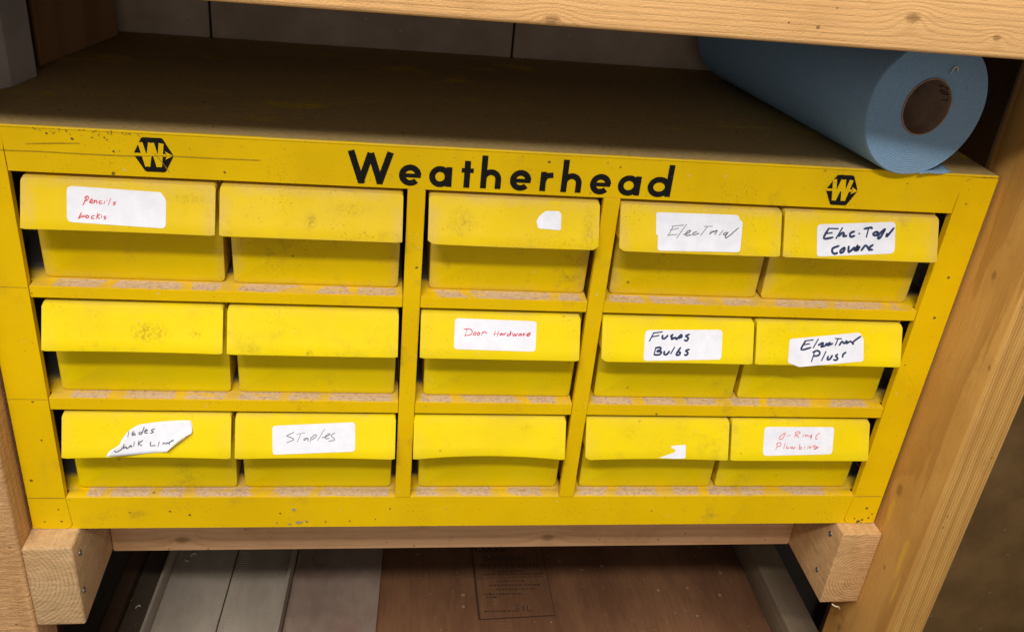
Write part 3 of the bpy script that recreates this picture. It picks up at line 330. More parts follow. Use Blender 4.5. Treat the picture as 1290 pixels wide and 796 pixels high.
screw(.7276, .0044, -.0173, -1, b2); screw(.7276, .0060, -.066, -1, b2)
# lower deck with its grade stamp, side rail
def deck_mat():
    k = M('brown_plywood'); n = k.noise(16, 5, .65, stretch=(1, .25, 1)); f = k.noise(300, 4, .7, stretch=(1, .08, 1))
    c = k.mix(k.ramp(n, .3, .7), (.30, .145, .072), (.19, .086, .044)); c = k.mix(k.ramp(f, .4, .8, 0, .4), c, (.09, .042, .02))
    c = k.mix(k.math('MULTIPLY', k.specks(75, .16, .82), .6), c, (.50, .38, .26))
    c = k.mix(k.math('MULTIPLY', k.specks(160, .14, .88, (.3, 0, .2)), .5), c, (.45, .33, .22))
    return k.out(c, .6, k.bump(f, .0004, .6), .35)
deck = link('lower_shelf', box(-.02, .835, -.15, .283, -.302, -.290, .001), deck_mat(), bench)
stamp = plain('stamp_ink', (.05, .022, .014), (.09, .045, .026), 300, .7)
bm = bmesh.new(); Z = -.2897; up = Vector((0, 0, 1)); q = [0]
def st(pts, wd):
    q[0] += 1; ribbon(bm, [Vector((x, y, Z+q[0]*2e-6)) for x, y in pts], wd, up, False)
x0, x1, ya, yb = .4168, .5110, .158, .300
def sx(t, y): return x0+(x1-x0)*t
st([(sx(0, ya), ya), (sx(0, yb), yb)], .0030); st([(sx(1, ya), ya), (sx(1, yb), yb)], .0008)
st([(x0, ya), (x1, ya+.004)], .0020); st([(x0, .226), (x1, .228)], .0006)
rs = random.Random(3)
SEG = {'A': [[(0, 0), (.5, 1), (1, 0)], [(.2, .4), (.8, .4)]], 'D': [[(0, 0), (0, 1), (.7, .9), (1, .5), (.7, .1), (0, 0)]], 'E': [[(1, 0), (0, 0), (0, 1), (1, 1)], [(0, .5), (.7, .5)]],
       'L': [[(0, 1), (0, 0), (1, 0)]], 'U': [[(0, 1), (0, .1), (.5, 0), (1, .1), (1, 1)]], 'O': [[(.5, 0), (0, .3), (0, .7), (.5, 1), (1, .7), (1, .3), (.5, 0)]],
       'S': [[(1, .9), (.3, 1), (0, .75), (1, .3), (.7, 0), (0, .1)]], 'N': [[(0, 0), (0, 1), (1, 0), (1, 1)]], 'M': [[(0, 0), (0, 1), (.5, .4), (1, 1), (1, 0)]], 'I': [[(.5, 0), (.5, 1)]],
       'T': [[(0, 1), (1, 1)], [(.5, 1), (.5, 0)]], 'C': [[(1, .9), (.4, 1), (0, .6), (0, .4), (.4, 0), (1, .1)]], 'V': [[(0, 1), (.5, 0), (1, 1)]], '0': [[(.5, 0), (0, .3), (0, .7), (.5, 1), (1, .7), (1, .3), (.5, 0)]]}
def word(txt, x, y, cw, chh, wd):
    for ch in txt:
        for s_ in SEG.get(ch, []):
            st([(x+a*cw*.72, y+b*chh) for a, b in s_], wd)
        x += cw
word('LOUS', .4225, .2745, .0100, .0115, .0030)
word('DUOMAAC', .432, .2575, .0085, .008, .0016)
word('OIIVISIOIN', .427, .2440, .0076, .0085, .0017)
for y, a, b in ((.2375, .441, .478), (.2325, .427, .505), (.2205, .445, .478), (.2135, .434, .497), (.2065, .441, .490), (.1985, .426, .472), (.1935, .428, .440), (.1705, .424, .460)):
    x = a
    while x < b:
        l_ = rs.uniform(.0012, .0045); st([(x, y), (x+l_, y+rs.uniform(-.0004, .0004))], rs.uniform(.0013, .0028)); x += l_+rs.uniform(.0008, .002)
word('SIL', .462, .170, .008, .009, .0013)
me = finish(bm, smooth=False); link('grade_stamp', me, stamp, deck)
rail_w = wood('weathered_rail', 'y', (.80, -.35), (.27, .20, .135), (.18, .125, .08), 600, (), stain=.2, rough=.8)
link('side_rail', box(.7785, .8155, -.14, .283, -.2896, -.2505, .0015, 2), rail_w, bench)
# boards lying on the deck ---------------------------------------------------------------
off = thing('plywood_offcut', (.246, .1, -.2898), 'grey-pink plywood offcut lying flat beside the pale trim board on the brown shelf', 'board')
plym = M('grey_pink_plywood'); pk = plym.noise(22, 5, .65, stretch=(1, .5, 1))
plym.out(plym.mix(plym.ramp(plym.noise(9, 3), .45, .65, 0, .7), plym.mix(plym.ramp(pk, .3, .7), (.36, .265, .21), (.25, .175, .14)), (.24, .13, .105)), .75, plym.bump(plym.noise(500, 4, .7, stretch=(1, .1, 1)), .0004, .7), .3)
link('board', prism([(.1700, -.14), (.2765, -.14), (.3008, .283), (.1938, .283)], 'z', -.2898, -.284, .0006), plym.m, off)
def coffee():
    bm = bmesh.new()
    for k_, (cx, cy, r) in enumerate(((.222, .262, .017), (.2225, .2625, .0175))):
        n = 26; a0 = .3+k_
        ribbon(bm, [Vector((cx+r*.55*math.cos(a0+t/n*4.6), cy+r*math.sin(a0+t/n*4.6), -.2836+k_*3e-5)) for t in range(n)], .0008, up, False)
    link('ring_mark', finish(bm, smooth=False), plain('grey_mark', (.13, .095, .07), (.17, .125, .095), 200, .8), off)
coffee()
trim = thing('trim_board', (.12, .1, -.2898), 'pale grey trim board with a groove, a ribbed band and raised edges lying on the shelf', 'board')
trimm = plain('pale_grey_trim', (.46, .40, .335), (.34, .285, .23), 16, .6, .35, .0003, .3, (1, .3, 1))
ya_, yb_ = -.14, .283
def strip(name, l0, l1, z0, z1, mat_, parent, bev=.0006, sh=.0068/.12):
    # long strip: l0/l1 = x of its edges at y = .2769; it leans by sh per metre
    f = lambda x, y: x+(y-.2769)*sh
    return link(name, prism([(f(l0, ya_), ya_), (f(l1, ya_), ya_), (f(l1, yb_), yb_), (f(l0, yb_), yb_)], 'z', z0, z1, bev), mat_, parent)
strip('raised_edge', .0430, .0462, -.2896, -.2585, trimm, trim)
strip('web', .0464, .1184, -.2896, -.2815, trimm, trim)
strip('web', .1200, .1886, -.2896, -.2815, trimm, trim)
strip('raised_edge', .1888, .1922, -.2896, -.2610, trimm, trim)
bm = bmesh.new()
for i in range(95):
    y = -.02+i*.0032; sh = lambda x, y: x+(y-.2769)*.0068/.12
    arc_ = [Vector((sh(.1225+.0125*t, y), y+.0012*math.sin(PI*t), -.2807)) for t in (0, .25, .5, .75, 1)]
    n0 = len(bm.verts); ribbon(bm, arc_, .0013, Vector((0, 0, 1)), False)
g_ = bmesh.ops.extrude_face_region(bm, geom=bm.faces[:])
for v in [e for e in g_['geom'] if isinstance(e, bmesh.types.BMVert)]: v.co.z -= .0010
o = link('ribbed_band', finish(bm, smooth=False), trimm, trim); o['kind'] = 'stuff'
dk = thing('dark_board', (.02, .1, -.2898), 'dark weathered board lying flat left of the pale trim board', 'board')
dkm = wood('dark_weathered_board', 'y', (.02, -.36), (.115, .085, .06), (.06, .042, .028), 700, (), stain=.3, rough=.85)
strip('board', .0115, .0420, -.2896, -.2815, dkm, dk)
dk2 = thing('dark_batten', (-.005, .1, -.2898), 'narrow dark brown batten at the far left edge of the lower shelf', 'batten')
strip('batten', -.0075, .0095, -.2896, -.274, wood('brown_batten', 'y', (.0, -.4), (.13, .075, .045), (.06, .035, .02), 700, (), rough=.8), dk2)
dk3 = thing('grey_board', (-.03, .1, -.2898), 'dark grey board left of the narrow batten below the left bracket', 'board')
strip('board', -.045, -.0085, -.2896, -.277, plain('dark_grey_board', (.10, .085, .065), (.06, .05, .038), 30, .8, .3, .0003, .4, (1, .2, 1)), dk3)
# plywood sheet right of the post
pn = link('plywood_sheet', box(.930, 1.30, .240, .252, -.78, .36, .001), plain('dark_plywood_sheet', (.20, .115, .040), (.13, .072, .025), 12, .6, .3, .0003, .35))
pn['label'] = 'smooth dark brown plywood sheet behind and right of the right-hand post'; pn['category'] = 'plywood sheet'
# ================================================================ the cabinet
W, H, D = .7656, .3546, .284
cab = thing('drawer_cabinet', (W/2, D/2, 0), 'yellow steel parts cabinet with fifteen openings and black lettering on its top rail', 'cabinet')
XI0, XI1, A1, A2, B1, B2 = .0301, .7362, .3040, .3171, .4511, .4640
Z1, ZB, S1T, S1B, S2T, S2B = .3218, .0335, .2327, .2231, .1338, .1227
def arc(cx, cz, r, a0, a1, n=6): return [(cx+r*math.cos(math.radians(a0+(a1-a0)*i/n)), cz+r*math.sin(math.radians(a0+(a1-a0)*i/n))) for i in range(n+1)]
g = .0003
# posts reach over the rails: rounded where they end on the top rail
pl = [(0, 0), (.026, 0)]+arc(.0262, .006, .0060, -80, 0)+[(XI0, ZB), (XI0, Z1)]+[(XI0-.0003, .338)]+arc(.0245, H-.011, .006, 5, 70)+[(.0225, H-.0022), (0, H-.0020)]
link('side_post', prism(pl, 'y', 0, .0065, .0005), frame_paint, cab)
pr = [(W-a, b) for a, b in pl][::-1]
pr = [(x if x > W-.02 else x+(XI1-(W-XI0)), z) for x, z in pr]
link('side_post', prism(pr, 'y', -.0001, .0065, .0005), frame_paint, cab)
# rails: straight bars that stop at the posts
tl = [(XI0+g, Z1), (XI1-g, Z1), (XI1-g+.0003, .338)]+[(W-x+(XI1-(W-XI0))-2*g*0, z+.0) for x, z in arc(.0245+g, H-.011+g, .006, 5, 70)]+[(W-.0225, H-.0016), (W, H-.0014), (W, H), (0, H), (0, H-.0014), (.0225, H-.0016)]+[(x+g, z+g) for x, z in arc(.0245, H-.011, .006, 70, 5)]+[(XI0+g, .338)]
link('top_rail', prism(tl, 'y', .0003, .011, .0004), frame_paint, cab)
bl = [(.0265, 0), (W-.0265, 0)]+[(W-x+(XI1-(W-XI0))-g, z) for x, z in arc(.0262+g, .006, .0060, -80, 0)]+[(XI1-g, ZB), (XI0+g, ZB)]+[(x+g, z) for x, z in arc(.0262, .006, .0060, 0, -80)]
link('bottom_rail', prism(bl, 'y', .0003, .011, .0005), frame_paint, cab)
for xa, xb, zz in ((.0005, XI0-.0005, ZB+.0002), (.001, XI0-.0005, S1T-.001), (.001, XI0-.0005, S2T-.001), (XI1+.0005, W-.0022, ZB-.0004)):
    pts = [Vector((xa+(xb-xa)*i/10, -.00025, zz+random.uniform(-.00012, .00012))) for i in range(11)]
    bm = bmesh.new(); ribbon(bm, pts, .00035 if zz > .05 else .0006, Vector((0, -1, 0)), True)
    link('crease', finish(bm, smooth=False), plain('crease_rust', (.20, .11, .02), (.34, .22, .02), 500, .7), cab)
for a, b in ((A1, A2), (B1, B2)):
    link('divider', prism([(a, -.0004), (b, -.0004), (b, .0055), ((a+b)/2+.001, .0075), ((a+b)/2+.001, .262), ((a+b)/2-.001, .262), ((a+b)/2-.001, .0075), (a, .0055)], 'z', ZB+.0002, Z1+.0002, .0005), frame_paint, cab)
for (zt, zb) in ((S1T, S1B), (S2T, S2B), (ZB, .0225)):
    for a, b in ((XI0, A1), (A2, B1), (B2, XI1)):
        a_, b_ = a+.0004, b-.0004
        if zt == ZB:
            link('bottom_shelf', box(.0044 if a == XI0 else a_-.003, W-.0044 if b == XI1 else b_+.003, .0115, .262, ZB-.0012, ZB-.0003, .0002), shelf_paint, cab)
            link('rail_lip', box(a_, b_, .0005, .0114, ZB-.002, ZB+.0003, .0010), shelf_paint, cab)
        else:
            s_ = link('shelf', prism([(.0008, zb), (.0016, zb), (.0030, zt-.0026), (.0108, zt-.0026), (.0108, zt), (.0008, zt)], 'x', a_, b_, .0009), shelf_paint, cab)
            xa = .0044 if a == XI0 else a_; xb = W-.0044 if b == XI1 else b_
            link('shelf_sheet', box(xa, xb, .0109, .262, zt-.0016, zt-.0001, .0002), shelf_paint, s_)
for x, s in ((.0012, 1), (W-.0024, -1)):
    link('side_panel', box(x, x+.0012, .0112, D-.004, .001, H-.0018, .0002), frame_paint, cab)
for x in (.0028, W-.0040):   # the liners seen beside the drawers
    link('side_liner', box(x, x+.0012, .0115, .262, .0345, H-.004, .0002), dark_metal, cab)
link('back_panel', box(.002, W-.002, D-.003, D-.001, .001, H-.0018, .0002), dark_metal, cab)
link('top_panel', box(.0006, W-.0006, .0009, D-.0005, H-.0010, H+.0002, .0005), dusty_top, cab)
link('top_edge', box(.0006, W-.0006, -.0002, .003, H-.0016, H+.0006, .0010, 3), frame_paint, cab)
# lettering -----------------------------------------------------------------------------
BZ, XH, AH, TW = .3253, .0150, .0252, .0044
FR = Vector((0, -1, 0))
lq = [0]
def strokes(name, lst, parent, mat_, y0=-.00025):
    bm = bmesh.new()
    for pts, wd in lst:
        lq[0] += 1; y = y0-(lq[0] % 12)*4e-6
        ribbon(bm, [Vector((x, y, z)) for x, z in pts], wd, FR, False)
    return link(name, finish(bm, smooth=False), mat_, parent)
def ring(cx, cz, rx, rz, a0, a1, n=26): return [(cx+rx*math.cos(math.radians(a0+(a1-a0)*i/n)), cz+rz*math.sin(math.radians(a0+(a1-a0)*i/n))) for i in range(n+1)]
def glyph(ch, a, b):
    h = TW/2; m = (a+b)/2; z = BZ
    if ch == 'W':
        t = z+.0240; w_ = b-a
        P = [(a+.0021, t), (a+w_*.29, z+.0012), (m, t-.0012), (b-w_*.29, z+.0012), (b-.0021, t)]
        o_ = [([P[i], P[i+1]], TW*1.07) for i in range(4)]
        o_ += [([(P[1][0]-.0022, z+.0006), (P[1][0]+.0022, z+.0006)], .0022), ([(P[3][0]-.0022, z+.0006), (P[3][0]+.0022, z+.0006)], .0022)]
        return o_
    if ch == 'e':
        rx, rz = (b-a)/2-h, XH/2-h+.0006; cz = z+XH/2
        return [(ring(m, cz, rx, rz, 2, 318), TW), ([(a+.003, cz-.0002), (b-.0004, cz-.0002)], .0030)]
    if ch in 'ad':
        top = z+(XH if ch == 'a' else AH)
        rx, rz = (b-a)/2-h-.0004, XH/2-h+.0006
        return [(ring(a+h+rx, z+XH/2, rx, rz, 0, 360), TW), ([(b-h, z-.0001), (b-h, top)], TW)]
    if ch == 't':
        return [([(m-.0002, z-.0001), (m-.0002, z+.0205)], TW), ([(a, z+XH-.0018), (b, z+XH-.0018)], .0034)]
    if ch == 'h':
        rx = (b-a)/2-h
        return [([(a+h, z), (a+h, z+AH)], TW), ([(b-h, z), (b-h, z+XH-rx-h)]+ring(m, z+XH-rx-h, rx, rx, 0, 165, 16), TW)]
    if ch == 'r':
        return [([(a+h, z), (a+h, z+XH)], TW), ([(a+h, z+.0070), (a+h+.0008, z+.0100), (a+h+.0028, z+.0122), (b-.0006, z+XH-.0022)], TW*.95)]
for ch, a, b in (('W', .2607, .2929), ('e', .2972, .3134), ('a', .3190, .3356), ('t', .3424, .3512), ('h', .3567, .3719), ('e', .3784, .3943), ('r', .4010, .4110), ('h', .4170, .4324), ('e', .4388, .4548), ('a', .4602, .4776), ('d', .4832, .5018)):
    strokes('letter', glyph(ch, a, b), cab, ink_black)
# the two hexagon badges: black hexagon, yellow W crossed by an arrow -------------------
def badge(cx, cz, wd, hh):
    u = wd/2; v = hh/2; c = .0012
    hexa = [(-u, 0), (-u*.52, v), (u*.50, v), (u, 0), (u*.52, -v), (-u*.48, -v)]
    poly = []
    for i, p in enumerate(hexa):
        a = hexa[i-1]; b = hexa[(i+1) % 6]
        for qq in (a, b):
            d = Vector((qq[0]-p[0], qq[1]-p[1])).normalized()*.0008; poly.append((cx+p[0]+d.x, cz+p[1]+d.y))
    bm = bmesh.new(); bm.faces.new([bm.verts.new((x, -.00022, z)) for x, z in poly])
    e = link('emblem', finish(bm, smooth=False), ink_black, cab)
    T = .66*v; t = u/.0134
    S = [([(-.0082*t, T+.0004), (-.0046*t, -T-.0004)], .0033), ([(-.0046*t, -T-.0004), (-.0012*t, T+.0004)], .0033), ([(-.0006*t, T+.0004), (.0030*t, -T-.0004)], .0033), ([(.0032*t, -T-.0004), (.0058*t, T+.0004)], .0033)]
    L = [([(cx+x, cz+z) for x, z in s_], w_) for s_, w_ in S]
    L.append(([(cx-u-.0002, cz), (cx+.0085*t, cz)], .0019))
    strokes('emblem_mark', L, e, frame_paint, -.00032)
    bm = bmesh.new(); bm.faces.new([bm.verts.new((cx+x*t, -.00042, cz+z)) for x, z in ((.0078, .0030), (.0132, 0), (.0078, -.0030), (.0088, 0))])
    link('arrow_head', finish(bm, smooth=False), frame_paint, e)
badge(.1278, .3387, .0268, .0248); badge(.6380, .3373, .0262, .0246)
bm = bmesh.new()
ribbon(bm, smooth_line([Vector((x, -.0006, z)) for x, z in ((.0120, .3385), (.03, .3372), (.05, .3375), (.08, .3372), (.115, .3374), (.1405, .3386), (.17, .3386), (.20, .3388))]), .0004, FR)
ribbon(bm, [Vector((x, -.0006, z)) for x, z in ((.1285, .3400), (.1315, .3360), (.1355, .3300), (.1375, .3265))], .0005, FR)
ribbon(bm, [Vector((x, -.0006, z)) for x, z in ((.045, .3425), (.065, .3440), (.080, .3447))], .0005, FR)
link('scratch', finish(bm, smooth=False), plain('scratch_rust', (.20, .12, .015), (.42, .28, .01), 400, .7), cab)
# rust chips along the frame
chip = plain('rust_chip', (.08, .045, .018), (.17, .10, .04), 900, .8)
bm = bmesh.new(); rr_ = random.Random(11)
spots = [(.0595, .3505, .0012), (.0755, .3475, .0016), (.098, .3480, .0008), (.0885, .3492, .0010), (.0965, .3496, .0009), (.1015, .3400, .0012), (.175, .3285, .0013), (.02, .0935, .0014), (.032, .2272, .0009), (.023, .0215, .0011), (.024, .0085, .0014), (.0105, .0082, .0011), (.080, .0180, .0013), (.113, .0190, .0015), (.129, .0150, .0016), (.205, .016, .0013), (.30, .021, .0012), (.54, .017, .0012), (.46, .347, .0010), (.69, .3455, .0009), (.745, .331, .0012), (.752, .0045, .0022), (.758, .0068, .0018), (.744, .0062, .0014), (.7605, .0115, .0014), (.7485, .0025, .0030), (.741, .18, .0012), (.62, .3525, .0009), (.44, .3255, .0008), (.265, .0072, .0011), (.2440, .0065, .0012), (.2875, .0090, .0009)]
for _ in range(26):
    spots.append((rr_.uniform(.01, .76), rr_.choice((rr_.uniform(.324, .352), rr_.uniform(.001, .030), .3540)), rr_.uniform(.0003, .0006)))
for _ in range(45): spots.append((rr_.uniform(.05, .12), .3545-abs(rr_.gauss(0, .0022)), rr_.uniform(.0003, .0008)))
for i, (x, z, r) in enumerate(spots):
    n = 7; a0 = rr_.random()*6; y = -.00035-i*3e-6
    bm.faces.new([bm.verts.new((x+r*rr_.uniform(.45, .8)*math.cos(a0+2*PI*j/n), y, z+r*rr_.uniform(.4, .7)*math.sin(a0+2*PI*j/n))) for j in range(n)][::-1])
o = link('rust_chips', finish(bm, smooth=False), chip, cab); o['kind'] = 'stuff'
bm = bmesh.new()
for i, (x, z, r) in enumerate([(.217, .0205, .0030), (.2210, .0060, .0042), (.2275, .0070, .0026), (.2130, .0040, .002), (.2020, .0055, .0016), (.45, .3500, .0010), (.35, .0210, .001)]):
    n = 9; a0 = rr_.random()*6
    bm.faces.new([bm.verts.new((x+r*rr_.uniform(.45, .9)*math.cos(a0+2*PI*j/n), -.00060-i*3e-6, z+r*rr_.uniform(.25, .5)*math.sin(a0+2*PI*j/n))) for j in range(n)][::-1])
o = link('bare_patches', finish(bm, smooth=False), plain('bare_grey_metal', (.40, .36, .28), (.25, .2, .12), 500, .6), cab); o['kind'] = 'stuff'
# ================================================================ the fifteen drawers
FLZ = {1: S1T, 2: S2T, 3: ZB+.0003}
DN = Vector((0, -.4363, -.8998)); NN = Vector((0, -.8998, .4363))
def lip_mesh(x0, x1, fz, sag, cut, r=.0022):
    bm = bmesh.new(); wd = x1-x0
    xs = [0, .0006, .0015, .0025, .0035, .006]+[wd*i/14 for i in range(1, 14)]+[wd-.006, wd-.0035, wd-.0025, wd-.0015, wd-.0006, wd]
    L = .0366; rows = []
    for x in xs:
        e = min(x, wd-x); drop = r-math.sqrt(max(0, r*r-(r-e)**2)) if e < r else 0
        t = x/wd*2-1
        bot = L-sag*(1-t*t)-(.0020*(1-e/.004) if (e < .004 and ((cut & 1 and t < 0) or (cut & 2 and t > 0))) else 0)-(.0006-e*.2 if e < .003 else 0)
        top = drop
        O = Vector((x0+x, 0, fz+.086))
        def q(s, d): return O+DN*s+NN*d
        inn = -.0024
        ring_ = [q(top, 0)+Vector((0, .0135, 0)), q(top, 0)+Vector((0, .003, 0)), q(top, 0)+Vector((0, .0012, -.0002)), q(top+.0009, 0)]
        for s in (.25, .5, .75): ring_.append(q(top+.0009+(bot-.0007-top-.0009)*s, 0))
        ring_ += [q(bot-.0007, 0), q(bot-.0002, -.0003), q(bot, -.0010), q(bot-.0001, inn+.0006), q(bot-.0008, inn)]
        for s in (.66, .33): ring_.append(q(top+.003+(bot-top-.003)*s, inn))
        ring_ += [q(top+.003, inn), q(top, 0)+Vector((0, .0135, -.0024))]
        rows.append([bm.verts.new(p) for p in ring_])
    n = len(rows[0])
    for a, b in zip(rows, rows[1:]):
        for i in range(n): bm.faces.new((a[i], a[(i+1) % n], b[(i+1) % n], b[i]))
    bm.faces.new(rows[0]); bm.faces.new(rows[-1][::-1])
    # cheeks that close the hood against the body
    for xc in (x0+.0012, x1-.0032):
        a = [(xc, .0134, fz+.084), (xc, .0016, fz+.0825), (xc, -.0105, fz+.0585), (xc, .0134, fz+.0585)]
        A = [bm.verts.new(p) for p in a]; B = [bm.verts.new((p[0]+.002, p[1], p[2])) for p in a]
        bm.faces.new(A); bm.faces.new(B[::-1])
        for i in range(4): bm.faces.new((A[i], B[i], B[(i+1) % 4], A[(i+1) % 4]))
    return finish(bm, 40)
def body_mesh(x0, x1, fz, y0=.0135, r=.0038):
    bm = bmesh.new(); D_ = .240; tp = .0012
    prof = [(x0, .0838)]+[(x0+tp+r-r*math.cos(math.radians(a)), r-r*math.sin(math.radians(a))) for a in (0, 18, 36, 54, 72, 90)]
    prof += [(x1-tp-r+r*math.sin(math.radians(a)), r-r*math.cos(math.radians(a))) for a in (0, 18, 36, 54, 72, 90)]+[(x1, .0838)]
    cx = (x0+x1)/2
    def ringf(y, ins):
        return [bm.verts.new((x+(ins if x < cx else -ins), y, fz+.0004+max(z, 0)+(ins if z < .02 else 0))) for x, z in prof]
    f0 = ringf(y0+.0012, 0); ff = ringf(y0, .0014); bk = ringf(y0+D_, 0)
    ii = ringf(y0+.0030, .0022); ib = ringf(y0+D_-.002, .0022)
    n = len(prof)
    for a, b in ((ff, f0), (f0, bk), (ii, ib)):
        for i in range(n-1): bm.faces.new((a[i], a[i+1], b[i+1], b[i]))
    bm.faces.new(ff); bm.faces.new(bk[::-1]); bm.faces.new(ii[::-1]); bm.faces.new(ib)
    for a, b in ((ff[0], ff[-1]),):
        bm.faces.new((f0[0], bk[0], ib[0], ii[0])); bm.faces.new((f0[-1], ii[-1], ib[-1], bk[-1])); bm.faces.new((ff[0], f0[0], ii[0], ii[-1], f0[-1], ff[-1])); bm.faces.new((ib[0], bk[0], bk[-1], ib[-1]))
    return finish(bm, 40)
def L3(row, x, s, d): return Vector((x, 0, FLZ[row]+.086))+DN*s+NN*d
def add_label(key, parent):
    row = int(key[0]); dd = LABELS[key]; last = None
    if key == '3_1':
        bm = bmesh.new(); V = [[bm.verts.new(L3(3, *p)) for p in r_] for r_ in dd['grid']]
        for a, b in zip(V, V[1:]):
            for i in range(len(a)-1): bm.faces.new((a[i], a[i+1], b[i+1], b[i]))
        last = link('label', finish(bm, 60), paper, parent)
        mod = last.modifiers.new('thickness', 'SOLIDIFY'); mod.thickness = .00012; mod.offset = -1
        last['label'] = 'half peeled white label curling off the drawer front'
        bm = bmesh.new(); V = [[bm.verts.new(L3(3, *p)) for p in r_] for r_ in dd['curl']]
        for a, b in zip(V, V[1:]):
            for i in range(len(a)-1): bm.faces.new((a[i], a[i+1], b[i+1], b[i]))
        ce = link('curled_edge', finish(bm, 80), plain('cream_label_back', (.78, .68, .42), (.70, .58, .33), 90, .6), last)
        ce.modifiers.new('thickness', 'SOLIDIFY').thickness = .0001
        strokes3 = [[L3(3, *p) for p in s_] for s_ in dd['ink3']]
    else:
        for i, poly in enumerate(dd['polys']):
            bm = bmesh.new(); d0 = .0001+i*.0002
            A = [bm.verts.new(L3(row, x, s, d0+.00015)) for x, s in poly]; B = [bm.verts.new(L3(row, x, s, d0)) for x, s in poly]
            n = len(poly); bm.faces.new(A); bm.faces.new(B[::-1])
            for j in range(n): bm.faces.new((A[j], B[j], B[(j+1) % n], A[(j+1) % n]))
            last = link('label', finish(bm, smooth=False), paper, parent)
            if len(poly) < 30 and key in ('1_3', '3_4'): last['label'] = 'torn scrap of white label'
        d1 = .0003+.0002*(len(dd['polys'])-1)
        strokes3 = [[L3(row, x, s, d1) for x, s in s_] for s_ in dd['ink']]
    if strokes3:
        bm = bmesh.new()
        for i, s_ in enumerate(strokes3):
            ribbon(bm, [p+NN*(i*5e-6) for p in smooth_line(s_)], dd['w'], NN)
        link('handwriting', finish(bm, smooth=False), inks[dd['col']], last)
COLX = {1: (.0378, .1676), 2: (.1690, .2992), 3: (.3200, .4492), 4: (.4690, .5944), 5: (.5955, .7262)}
COLX = {1: (.0378, .1680), 2: (.1712, .3010), 3: (.3198, .4486), 4: (.4648, .5938), 5: (.5962, .7262)}
LAB = {(1, 1): 'yellow drawer at top left with white label reading Pencils Locks in red ink',
 (1, 2): 'unlabelled yellow drawer, second from left in the top row of the cabinet',
 (1, 3): 'yellow drawer in the middle of the top row with a small torn white label scrap',
 (1, 4): 'yellow drawer with doubled white label reading Electrical in thin pen',
 (1, 5): 'yellow drawer at top right with white label reading Elec Tape Covers in navy marker',
 (2, 1): 'unlabelled yellow drawer at the left end of the middle row, dark smudge on its hood',
 (2, 2): 'unlabelled yellow drawer, second from left in the middle row of the cabinet',
 (2, 3): 'yellow drawer in the cabinet centre with white label reading Door Hardware in red',
 (2, 4): 'yellow drawer with white label reading Fuses Bulbs in navy marker',
 (2, 5): 'yellow drawer with crooked white label reading Electrical Plugs in navy marker',
 (3, 1): 'yellow drawer at bottom left with a curling half peeled white label',
 (3, 2): 'yellow drawer with white label reading Staples in grey pencil, bottom row',
 (3, 3): 'unlabelled yellow drawer in the middle of the bottom row, with an arched hood edge',
 (3, 4): 'yellow drawer in the bottom row with a jagged torn label scrap at its hood edge',
 (3, 5): 'yellow drawer at bottom right with white label reading O-Rings Plumbing in faint red'}
SAG = {(3, 3): .0034, (3, 1): .0012, (3, 2): .0010, (3, 4): .0014, (1, 3): -.0004, (2, 1): .0006, (1, 4): -.0003}
for row in (1, 2, 3):
    for c in (1, 2, 3, 4, 5):
        x0, x1 = COLX[c]; fz = FLZ[row]
        if row == 1 and c == 1: x0, x1 = .0380, .1682
        if row == 3 and c == 3: x0, x1 = .3172, .4470
        if row == 3 and c in (1, 2): x0, x1 = x0+.0010, x1+.0010
        if row == 2 and c == 3: x0, x1 = .3184, .4466
        if c == 4 and row > 1: x0 += .0002
        d = thing('drawer', ((x0+x1)/2, .13, fz), LAB[(row, c)], 'drawer', 'yellow plastic drawers in the cabinet')
        m_ = bin_old if row == 1 else bin_plastic
        bx0 = {1: .0368, 2: .1735, 3: .3232, 4: .4700, 5: .6000}[c]; bx1 = {1: .1690, 2: .3010, 3: .4508, 4: .5972, 5: .7325}[c]
        yy = {1: .0145, 2: .0115, 3: .0125}[row]+random.uniform(-.0006, .0006)
        link('drawer_body', body_mesh(bx0, bx1, fz, yy), m_, d)
        link('hood', lip_mesh(x0, x1, fz, SAG.get((row, c), random.uniform(-.0003, .0005)), (3 if (row, c) == (1, 3) else 1 if c in (4,) else 0)), m_, d)
        if '%d_%d' % (row, c) in LABELS: add_label('%d_%d' % (row, c), d)
# smudge on the hood of the middle-left drawer etc. are in the plastic's own grime
# ================================================================ things on top
roll = thing('paper_towel_roll', (.690, .12, H), 'large blue paper shop towel roll lying on the cabinet top at the right', 'paper roll')
blue = M('blue_towel_paper')
_ax = Vector((-.19, .982, 0)).normalized(); _q = blue.vmath('SUBTRACT', blue.pos, (.6830, -.006, .408))
_t = blue.vmath('DOT_PRODUCT', _q, tuple(_ax)); _cv = blue.n('ShaderNodeCombineXYZ')
for _i in range(3): blue.set(_cv.inputs[_i], blue.math('MULTIPLY', _t, _ax[_i]))
_r = blue.vmath('SUBTRACT', _q, _cv.outputs[0]); rad_ = blue.vmath('LENGTH', _r, _r)
blue.out(blue.mix(blue.ramp(blue.noise(700, 3, .7), .3, .7), (.20, .34, .52), (.25, .405, .60)), .95, blue.bump(blue.math('ADD', blue.math('MULTIPLY', blue.math('SINE', blue.math('MULTIPLY', blue.math('ADD', rad_, blue.math('MULTIPLY', blue.noise(40, 3), .0020)), 3600)), .35), blue.noise(1500, 3, .7)), .0004, .8), .1)
card = plain('brown_cardboard', (.36, .25, .18), (.26, .17, .12), 60, .85, .2, .0002, 0, (1, 1, 1))
R0 = .0528; ax = Vector((-.19, .982, 0)).normalized(); side = Vector((ax.y, -ax.x, 0)); UP = Vector((0, 0, 1)); c0 = Vector((.6830, -.006, H+.0006+R0-.0008))
